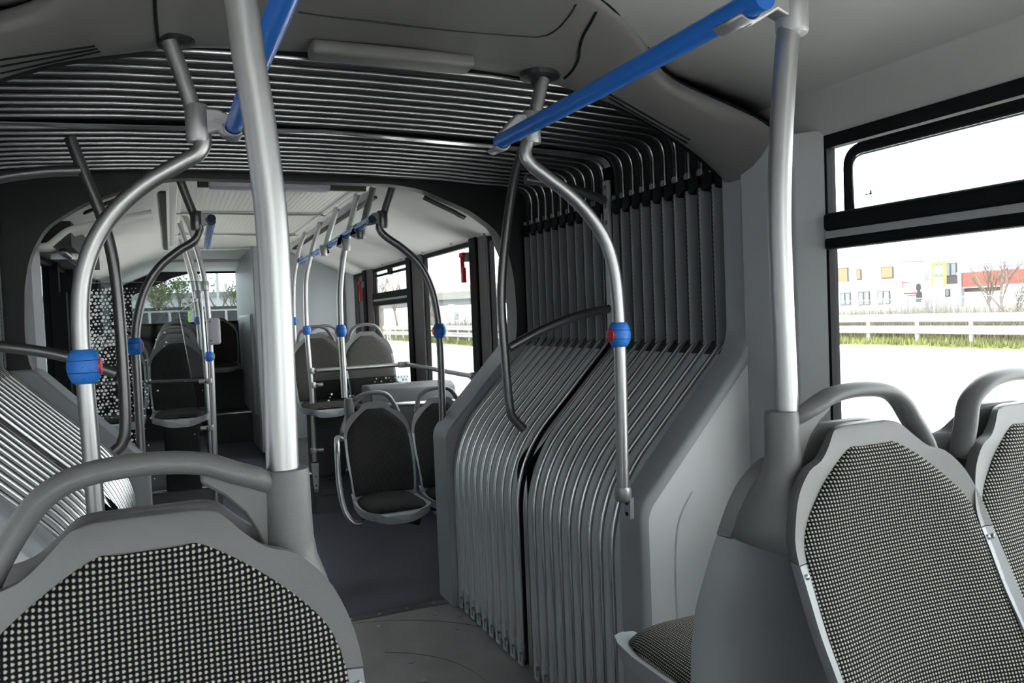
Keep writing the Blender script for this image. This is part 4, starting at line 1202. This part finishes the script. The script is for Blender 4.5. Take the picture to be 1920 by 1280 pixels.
seat(.53, 10.05, .60, 1, 'dark bench seat under the rear window by the steps', 'rear bench', 0, False, detail=False, ws=.9, cloth='clothb', colour=('seatdark', 'seatdark'))
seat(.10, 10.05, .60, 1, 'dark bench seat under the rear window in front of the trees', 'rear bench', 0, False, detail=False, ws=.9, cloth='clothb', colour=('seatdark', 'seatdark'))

# folding seat squab seen below the near grab handle
t = thing('folding_seat', 'small patterned folding seat beside the left portal post', 'seat', (-.08, 4.62, 0))
o = mk('seat_pan', *bbox(-.20, .035, 4.46, 4.84, .405, .435, .014, 3), 'seatgrey', t, True)
V = []; uv = []
for j in range(9):
    for i in range(9):
        u = i / 8; v = j / 8
        V.append(Vector((-.195 + .222 * u, 4.47 + .36 * v, .43 + .035 * (1 - abs(2 * u - 1) ** 5) * (1 - abs(2 * v - 1) ** 5)))); uv.append((V[-1].x, V[-1].y))
mk('seat_cushion', V, [(j * 9 + i, j * 9 + i + 1, (j + 1) * 9 + i + 1, (j + 1) * 9 + i) for j in range(8) for i in range(8)], 'cloth', t, True, uvs=uv)
mk('pedestal', *bbox(-.14, -.04, 4.6, 4.72, 0, .41, .01), 'black', t)

for px, y_, lab in (((470, 545), 10.5, 'tiny red emergency hammer at the corner of the rear window'), ((196, 560), 6.9, 'red emergency hammer seen behind the printed dots')):
    q = ony(px, y_)
    if y_ < 7: q = Vector((sx2(1)(1.735), 7.0, 1.72))
    t = thing('emergency_hammer', lab, 'hammer', q)
    o = mk('handle', *bbox(q.x - .018, q.x + .018, q.y - .015, q.y + .015, q.z - .13, q.z + .05, .006, 2), 'red', t, True)
    mk('head', *bbox(q.x - .018, q.x + .04, q.y - .015, q.y + .015, q.z + .052, q.z + .085, .006, 2), 'seatdark', t, True)

# ================================================================== OUTSIDE
G0 = -.36
gnd = struct(mk('ground', [(-150, -120, G0), (260, -120, G0), (260, 260, G0), (-150, 260, G0)], [(0, 1, 2, 3)], 'asphalt'))
edge = [(25.3, -40), (25.6, 5), (25.75, 17), (26.2, 25), (24.6, 30), (19.5, 36), (17.0, 41), (17.2, 52), (17.4, 66), (17.6, 120)]
ep = catmull([(x, y, G0) for x, y in edge], 6)
def offs(path, d):
    r = []
    for i, p in enumerate(path):
        t = (path[min(i + 1, len(path) - 1)] - path[max(i - 1, 0)]).normalized()
        r.append(p + Vector((t.y, -t.x, 0)) * d)
    return r
vg = mk('grass_verge', *grid([[p + Vector((0, 0, .01)) for p in ep], [p + Vector((0, 0, .08)) for p in offs(ep, .5)], [p + Vector((0, 0, .12)) for p in offs(ep, 4.5)]]), 'grass', None, True)
struct(vg)
scr = mk('scrub_ground', *grid([[p + Vector((0, 0, .1)) for p in offs(ep, 4.4)], [p + Vector((0, 0, .3)) for p in offs(ep, 40)]]), 'drygrass'); struct(scr)
# grass blades and dry stalks (uncountable)
rnd = random.Random(11)
def blades(name, label, n, d0, d1, h0, h1, m, y0=0, y1=75, wdt=.03):
    cand = [p for p in ep if y0 <= p.y <= y1]
    b = MB(); V = []; Fc = []
    for i in range(n):
        k = rnd.random() * (len(ep) - 1); j = int(k)
        if not (y0 <= ep[j].y <= y1): continue
        p = ep[j].lerp(ep[j + 1], k - j)
        t = (ep[j + 1] - ep[j]).normalized(); nn = Vector((t.y, -t.x, 0))
        p = p + nn * rnd.uniform(d0, d1) + Vector((0, 0, .05))
        h = rnd.uniform(h0, h1); a = rnd.random() * 6.3; w_ = wdt * rnd.uniform(.6, 1.4)
        dx = Vector((math.cos(a), math.sin(a), 0)) * w_
        tip = p + Vector((rnd.uniform(-.3, .3) * h, rnd.uniform(-.3, .3) * h, h))
        q = len(V); V += [p - dx, p + dx, tip]; Fc.append((q, q + 1, q + 2))
    o = mk(name, V, Fc, m); o['kind'] = 'stuff'; o['label'] = label; o['category'] = 'grass'
blades('grass_blades', 'short green grass along the guardrail verge', 26000, .15, 2.6, .08, .34, 'grass')
blades('dry_stalks', 'dry brown stalks and scrub behind the wire fence', 42000, 2.3, 8.5, .5, 1.7, 'drygrass', wdt=.025)

# guardrail: two W-beams on posts
gp = offs(ep, .9)
gr_ = thing('guardrail', 'zinc guardrail with two ribbed beams along the grass verge', 'guardrail', (26.6, 17, G0))
prof = [(0, .0), (.05, .02), (.06, .09), (.0, .14), (.0, .18), (.06, .23), (.05, .30), (0, .32)]
for z in (.46, .93):
    rows = [[p + Vector((0, 0, z + h)) + (offs(gp, -d)[i] - p) for i, p in enumerate(gp)] for d, h in prof]
    mk('beam', *grid(rows), 'rail', gr_, True, .6)
lens = [0]
for a, b in zip(gp, gp[1:]): lens.append(lens[-1] + (b - a).length)
def along(path, ls, d):
    for i in range(len(ls) - 1):
        if ls[i + 1] >= d: return path[i].lerp(path[i + 1], (d - ls[i]) / (ls[i + 1] - ls[i]))
    return path[-1]
d = 40
while d < lens[-1] - 2:
    p = along(gp, lens, d)
    if 3 < p.y < 95: mk('post', *box(p.x + .02, p.x + .12, p.y - .05, p.y + .05, G0, G0 + 1.2), 'rail', gr_)
    d += 2.45
# chain-link fence
fp_ = offs(ep, 3.0); fl_ = [0]
for a, b in zip(fp_, fp_[1:]): fl_.append(fl_[-1] + (b - a).length)
fe = thing('wire_fence', 'diamond mesh wire fence on slim posts behind the guardrail', 'fence', (28.6, 17, G0))
V = []; Fc = []
d0 = next(l for l, p in zip(fl_, fp_) if p.y > 3); d1 = next(l for l, p in zip(fl_, fp_) if p.y > 60)
d = d0; HF = 1.75
wires = MB()
while d < d1:
    for sg in (1, -1):
        a = along(fp_, fl_, d); b = along(fp_, fl_, d + HF)
        if sg < 0: a, b = b, a
        a = a + Vector((0, 0, .1)); b = b + Vector((0, 0, .1 + HF))
        s_ = Vector((0, .011, 0)); q = len(V)
        V += [a - s_, a + s_, b + s_, b - s_]; Fc.append((q, q + 1, q + 2, q + 3))
    d += .12
wm = mk('wire_mesh', V, Fc, 'bgrey', fe); wm['kind'] = 'stuff'
d = d0
while d < d1:
    p = along(fp_, fl_, d)
    mk('post', *tube([p, p + Vector((0, 0, 1.95))], .03, 6), 'rail', fe, True); d += 3.4
tubeo('top_wire', [along(fp_, fl_, d0 + (d1 - d0) * i / 40) + Vector((0, 0, 1.86)) for i in range(41)], .012, 'rail', fe, 5)

# bare trees: recursive twigs
def tree(name, label, base, h, seed, leafy=0, spread=.55, group=None, m='bark'):
    r = random.Random(seed)
    b = MB(); lf = MB()
    def br(p, d, l, rad, lev):
        pts = [p]; q = p
        for i in range(3):
            d = (d + Vector((r.uniform(-.16, .16), r.uniform(-.16, .16), .06))).normalized()
            q = q + d * l / 3; pts.append(q)
        b.add(tube(pts, [rad, rad * .85, rad * .7, rad * .55], 5 if lev < 2 else 3, False))
        if lev >= 3:
            if leafy and r.random() < leafy:
                for k in range(5):
                    c = q + Vector((r.uniform(-1, 1), r.uniform(-1, 1), r.uniform(-1, 1))) * h * .05; s_ = h * .018
                    u = Vector((r.uniform(-1, 1), r.uniform(-1, 1), r.uniform(-1, 1))) * s_; v = Vector((r.uniform(-1, 1), r.uniform(-1, 1), r.uniform(-1, 1))) * s_
                    lf.add(([c - u, c + v, c + u, c - v], [(0, 1, 2, 3)]))
            return
        for k in range(4 if lev else 5):
            a = r.random() * 6.28; t = r.uniform(.35, 1)
            pp = pts[1].lerp(pts[3], t)
            nd_ = (d + Vector((math.cos(a), math.sin(a), r.uniform(0, .5))) * spread).normalized()
            br(pp, nd_, l * r.uniform(.5, .72), rad * .5, lev + 1)
    br(Vector(base), Vector((0, 0, 1)), h * .42, h * .018, 0)
    t = thing(name, label, 'tree', base, group)
    b.build('trunk', m, t)
    if lf.v: lf.build('leaves', 'leaf', t)
    return t
def gz(px, dist_y=None, x=None):
    return onx(px, x) if x is not None else ony(px, dist_y)
for i, (px, x_, h, lab) in enumerate(((1880, 33, 4.6, 'bare young tree in front of the red-edged flat building'), (1862, 36, 4.2, 'thin bare sapling beside the young tree at the red-edged building'), (1905, 31, 3.6, 'low bare shrub behind the wire fence near the solar roof'))):
    p = onx((px, 600), x_); tree('bare_tree', lab, (p.x, p.y, G0), h, 20 + i)
# trees seen through the far windows
for i, (px, y_, h, lab) in enumerate(((715, 70, 9, 'bare tree seen in the small far hopper window'), (745, 78, 8, 'bare tree next to the far window post, before the bridge'), (668, 90, 8.5, 'bare tree in the last narrow side window'), (800, 80, 4.5, 'low bare bush under the bridge'), (870, 60, 3.6, 'low bare bush under the bridge'), (830, 66, 4, 'low bare bush under the bridge'), (925, 55, 3.6, 'low bare bush under the bridge'))):
    p = ony((px, 600), y_); tree('bare_tree', lab, (p.x, p.y, G0), h, 40 + i, group='bushes under the bridge' if 'low bare bush' in lab else None)
# motorway bridge
br_ = thing('road_bridge', 'pale concrete road bridge crossing behind the side windows', 'bridge', (60, 130, G0))
def bz(px, y_): return ony(px, y_)
a = ony((640, 566), 135); b = ony((1010, 535), 100)
def beamq(a, b, z0, z1, dpt, name, m):
    dv = Vector((b.x - a.x, b.y - a.y, 0)).normalized(); n_ = Vector((-dv.y, dv.x, 0)) * dpt
    V = [Vector((a.x, a.y, z0)), Vector((b.x, b.y, z0)), Vector((b.x, b.y, z1)), Vector((a.x, a.y, z1))]
    V += [v + n_ for v in V]
    mk(name, V, [(0, 1, 2, 3), (4, 5, 6, 7), (0, 1, 5, 4), (1, 2, 6, 5), (2, 3, 7, 6), (3, 0, 4, 7)], m, br_)
a2 = a + (a - b) * .5; b2 = b + (b - a) * .6
beamq(a2, b2, 4.2, 5.3, 10, 'deck', 'concrete'); beamq(a2, b2, 5.3, 6.2, .3, 'parapet', 'rail'); beamq(a2 + Vector((0, 2, 0)), b2 + Vector((0, 2, 0)), 3.4, 4.2, 7, 'girder', 'bgrey')
for k in range(7):
    p = a2.lerp(b2, .08 + k * .14)
    mk('pier', *box(p.x - .5, p.x + .5, p.y + 3, p.y + 5, G0, 3.5), 'concrete', br_)
for (x0, x1, y0, y1, d_, lab) in ((724, 732, 586, 602, 62, 'narrow white notice board below the far hopper window'), (841, 853, 570, 584, 66, 'square white notice board under the bridge by the dark bent pole'), (853, 860, 584, 600, 60, 'narrow white notice board next to the square one under the bridge'), (912, 923, 569, 582, 58, 'white notice board in the window strip next to the portal')):
    a_ = ony((x0, y1), d_); b_ = ony((x1, y0), d_)
    t = thing('notice_board', lab, 'sign', ((a_.x + b_.x) / 2, d_, G0))
    mk('board', *box(a_.x, b_.x, d_, d_ + .06, a_.z, b_.z), 'bwhite', t)
    for x in (a_.x + .08, b_.x - .08): mk('leg', *box(x - .03, x + .03, d_ + .06, d_ + .12, G0, b_.z - .1), 'rail', t)

# ---- houses beyond the fence, seen through the big side window
XB = 78.0
def W(px, x=XB): return onx(px, x)
def slab(name, px0, px1, m, parent, x=XB, dx=.3, to_ground=False):
    a = W(px0, x); b = W(px1, x)
    z0 = G0 if to_ground else min(a.z, b.z)
    return mk(name, *box(x, x + dx, min(a.y, b.y), max(a.y, b.y), z0, max(a.z, b.z)), m, parent)
def window(parent, px0, px1, m='wpane', x=XB, blind=None, split=1):
    a = W(px0, x); b = W(px1, x)
    y0, y1 = sorted((a.y, b.y)); z0, z1 = sorted((a.z, b.z))
    f = mk('window', *box(x - .10, x + .02, y0, y1, z0, z1), 'wframe', parent)
    wdt = (y1 - y0) / split
    for k in range(split):
        mk('pane', *box(x - .14, x - .08, y0 + wdt * k + .12, y0 + wdt * (k + 1) - .12, z0 + .12, z1 - .08), m, f)
    return f
h1 = thing('house', 'white flat-roofed house with orange blinds behind the wire fence', 'building', (XB, W((1650, 560)).y, G0))
slab('walls', (1450, 489), (1690, 600), 'bwhite', h1, dx=4, to_ground=True)
slab('ledge', (1450, 537), (1690, 540), 'bgrey', h1, XB - .15, .2)
slab('side_wing', (1689, 486), (1703, 600), 'bwhite', h1, XB + 1.5, 2.4, True)
slab('roof_edge', (1450, 486), (1690, 490), 'bgrey', h1, XB - .1, 4)
window(h1, (1572, 503), (1592, 540), 'blind', split=1); window(h1, (1607, 505), (1616, 524), 'blind'); window(h1, (1653, 501), (1676, 521), 'blind')
window(h1, (1576, 549), (1596, 572), split=2); window(h1, (1610, 547), (1632, 572), split=2); window(h1, (1646, 546), (1670, 570), split=2)
o = W((1580, 486)); mk('roof_vent', *lathe([(.35, 0), (.35, .5), (.8, .6), (.1, 1.0)], (XB + 1, o.y, o.z), (0, 0, 1), 10), 'wframe', h1, True, .5)
h2 = thing('house', 'white hall with a large brown-framed upper window beside the red-edged building', 'building', (XB + 6, W((1750, 560), XB + 6).y, G0))
slab('walls', (1706, 484), (1801, 600), 'bwhite', h2, XB + 6, 9, True)
window(h2, (1772, 494), (1795, 517), x=XB + 6, split=2); slab('brown_panel', (1772, 518), (1795, 531), 'wframe', h2, XB + 5.9, .12)
window(h2, (1773, 542), (1782, 556), x=XB + 6)
bb = thing('billboard', 'white billboard with red lines and a dark printed figure at the white hall', 'billboard', (XB - 2, W((1715, 550), XB - 2).y, G0))
slab('board', (1692, 529), (1746, 562), 'bwhite', bb, XB - 2, .2)
for q in ((1692, 529, 1703, 530), (1692, 529, 1693, 541), (1695, 549, 1722, 550.5), (1702, 553, 1722, 554)):
    slab('red_line', q[:2], q[2:], 'red', bb, XB - 2.05, .06)
c = W((1722, 540), XB - 2)
fig = [(1718, 566), (1719, 551), (1721, 546), (1718, 541), (1719, 534), (1722, 531), (1726, 533), (1727, 540), (1725, 545), (1729, 549), (1729, 558), (1727, 566)]
fg = [W(p, XB - 2) for p in fig]
mk('printed_figure', *prism([(p.y, p.z) for p in fg], 'x', XB - 2.08, XB - 2.01), 'ink', bb)
for px in (1698, 1740):
    p = W((px, 560), XB - 2); mk('leg', *box(XB - 1.75, XB - 1.6, p.y - .08, p.y + .08, G0, p.z), 'bgrey', bb)
ys = thing('advert_pylon', 'tall yellow-framed advertising pylon before the white hall', 'sign', (XB - 6, W((1758, 520), XB - 6).y, G0))
slab('frame', (1746, 492), (1771, 535), 'syellow', ys, XB - 6, .3)
slab('panel', (1750, 500), (1768, 513), 'bwhite', ys, XB - 6.06, .1); slab('panel', (1750, 520), (1768, 534), 'bwhite', ys, XB - 6.06, .1)
for q in ((1753, 494, 1757, 497), (1762, 494, 1766, 497), (1751, 515, 1755, 518), (1761, 515, 1765, 518)): slab('blue_mark', q[:2], q[2:], 'sblue', ys, XB - 6.08, .1)
p = W((1748, 540), XB - 6); mk('mast', *tube([(XB - 5.8, p.y, G0), (XB - 5.8, p.y, W((1748, 492), XB - 6).z)], .12, 8), 'rail', ys, True)
h3 = thing('workshop', 'low workshop with blue-grey solar roof and red fascia', 'building', (XB + 2, W((1860, 560), XB + 2).y, G0))
slab('walls', (1800, 512), (2080, 600), mat('cream_wall', (.70, .66, .58), .8), h3, XB + 2, 8, True)
a = W((1797, 511), XB + 1); b = W((2080, 511), XB + 1)
z1 = W((1800, 487), XB + 6).z
V = [(XB + .6, a.y, a.z), (XB + .6, b.y, a.z), (XB + 6, b.y, z1), (XB + 6, a.y, z1)]
ro = mk('roof', V + [(x, y, z - .3) for x, y, z in V], [(0, 1, 2, 3), (4, 5, 6, 7), (0, 1, 5, 4), (1, 2, 6, 5), (2, 3, 7, 6), (3, 0, 4, 7)], 'solar', h3)
for k in range(1, 4):
    z = a.z + (z1 - a.z) * k / 4; x = XB + .6 + 5.4 * k / 4
    mk('panel_joint', *box(x - .05, x + .05, min(a.y, b.y), max(a.y, b.y), z + .01, z + .06), 'rail', ro)
slab('fascia', (1804, 512), (2080, 524), 'bred', h3, XB + .5, .2); slab('shadow_band', (1804, 525), (2080, 535), 'wframe', h3, XB + 1.2, .9)
slab('downpipe', (1795, 512), (1803, 575), 'bgrey', h3, XB + .4, .5)
slab('canopy_edge', (1804, 535), (1875, 537), 'bwhite', h3, XB + .6, .3)
slab('van_box', (1880, 533), (1918, 552), 'bwhite', h3, XB - 1, .4)

# ---- yard behind the bus: parked buses, trees, lamp post
for i, (x0, x1, lab) in enumerate(((-3.6, .9, 'white parked bus with dark windows and lime edges behind the rear window'), (1.4, 3.9, 'white parked bus seen beside the validator pole'), (4.4, 8.2, 'white parked bus with green trim at the rear window corner'))):
    y_ = 42.0 + i * .6
    t = thing('parked_bus', lab, 'bus', ((x0 + x1) / 2, y_, G0))
    o = mk('body', *box(x0, x1, y_, y_ + 11, G0 + .35, 2.42), 'bwhite', t); bevelmod(o, .12, 2)
    mk('roof_line', *box(x0 - .02, x1 + .02, y_ - .04, y_ + 11, 2.38, 2.52), 'ink', t)
    nw = max(2, int((x1 - x0) / .9)); ww = (x1 - x0) / nw
    for k in range(nw):
        mk('window', *box(x0 + k * ww + .05, x0 + (k + 1) * ww - .07, y_ - .05, y_ + .02, 1.42 if k % 2 else 1.1, 2.28), 'ink', t)
        mk('window', *box(x0 + k * ww + .16, x0 + (k + 1) * ww - .1, y_ - .05, y_ + .02, .3, 1.0), 'ink', t)
    mk('green_edge', *box(x1 - .09, x1 + .03, y_ - .06, y_ + .3, G0 + .5, 2.3), 'sgreen', t)
    for dx in (.5, (x1 - x0) - .5):
        mk('wheel', *lathe([(.48, -.15), (.48, .15)], (x0 + dx, y_ + 1.2, G0 + .48), (1, 0, 0), 14), 'rubber', t, True, .6)
for i, (px, h, lf, lab) in enumerate(((285, 7.5, .7, 'leafy tree behind the parked buses at the dark window corner'), (310, 8, .6, 'tree coming into leaf behind the parked buses'), (340, 7, .5, 'tree behind the parked buses next to the glass wing'), (408, 9, .1, 'bare spreading tree behind the parked buses by the lamp post'), (440, 7.2, .35, 'small tree with fresh leaves behind the parked buses'), (462, 7, .2, 'small bare tree at the edge of the rear window'))):
    p = ony((px, 600), 72 + i); tree('yard_tree', lab, (p.x, p.y, G0), h, 70 + i, lf)
p = ony((411, 600), 66)
t = thing('lamp_post', 'tall yard lamp post with a flat head among the trees', 'lamp post', (p.x, p.y, G0))
tubeo('mast', [(p.x, p.y, G0), (p.x, p.y, ony((411, 508), 66).z)], .09, 'rail', t, 8)
zt = ony((411, 508), 66).z
mk('lamp_head', *bbox(p.x - .7, p.x + .7, p.y - .15, p.y + .15, zt, zt + .25, .08, 2), 'wframe', t)
hb = thing('depot_hall', 'long pale depot hall behind the yard trees', 'building', (0, 110, G0))
mk('walls', *box(-40, 12, 110, 125, G0, 5.4), 'bwhite', hb); mk('roof_band', *box(-40.3, 12.3, 109.6, 125, 5.4, 6.0), 'bgrey', hb)

# added unseen wall close along the door side, holds back light from there
dw = struct(mk('wall_blocker', *box(-6.2, -5.0, -26, 7.5, G0, 7.5), mat('blocker_dark', (.10, .095, .09), .9, var=.15, vscale=2)))
for k in range(6):
    mk('blocker_panel', *box(-5.02, -4.96, -24 + k * 5.2, -20.4 + k * 5.2, G0, 4.2), 'bgrey', dw)
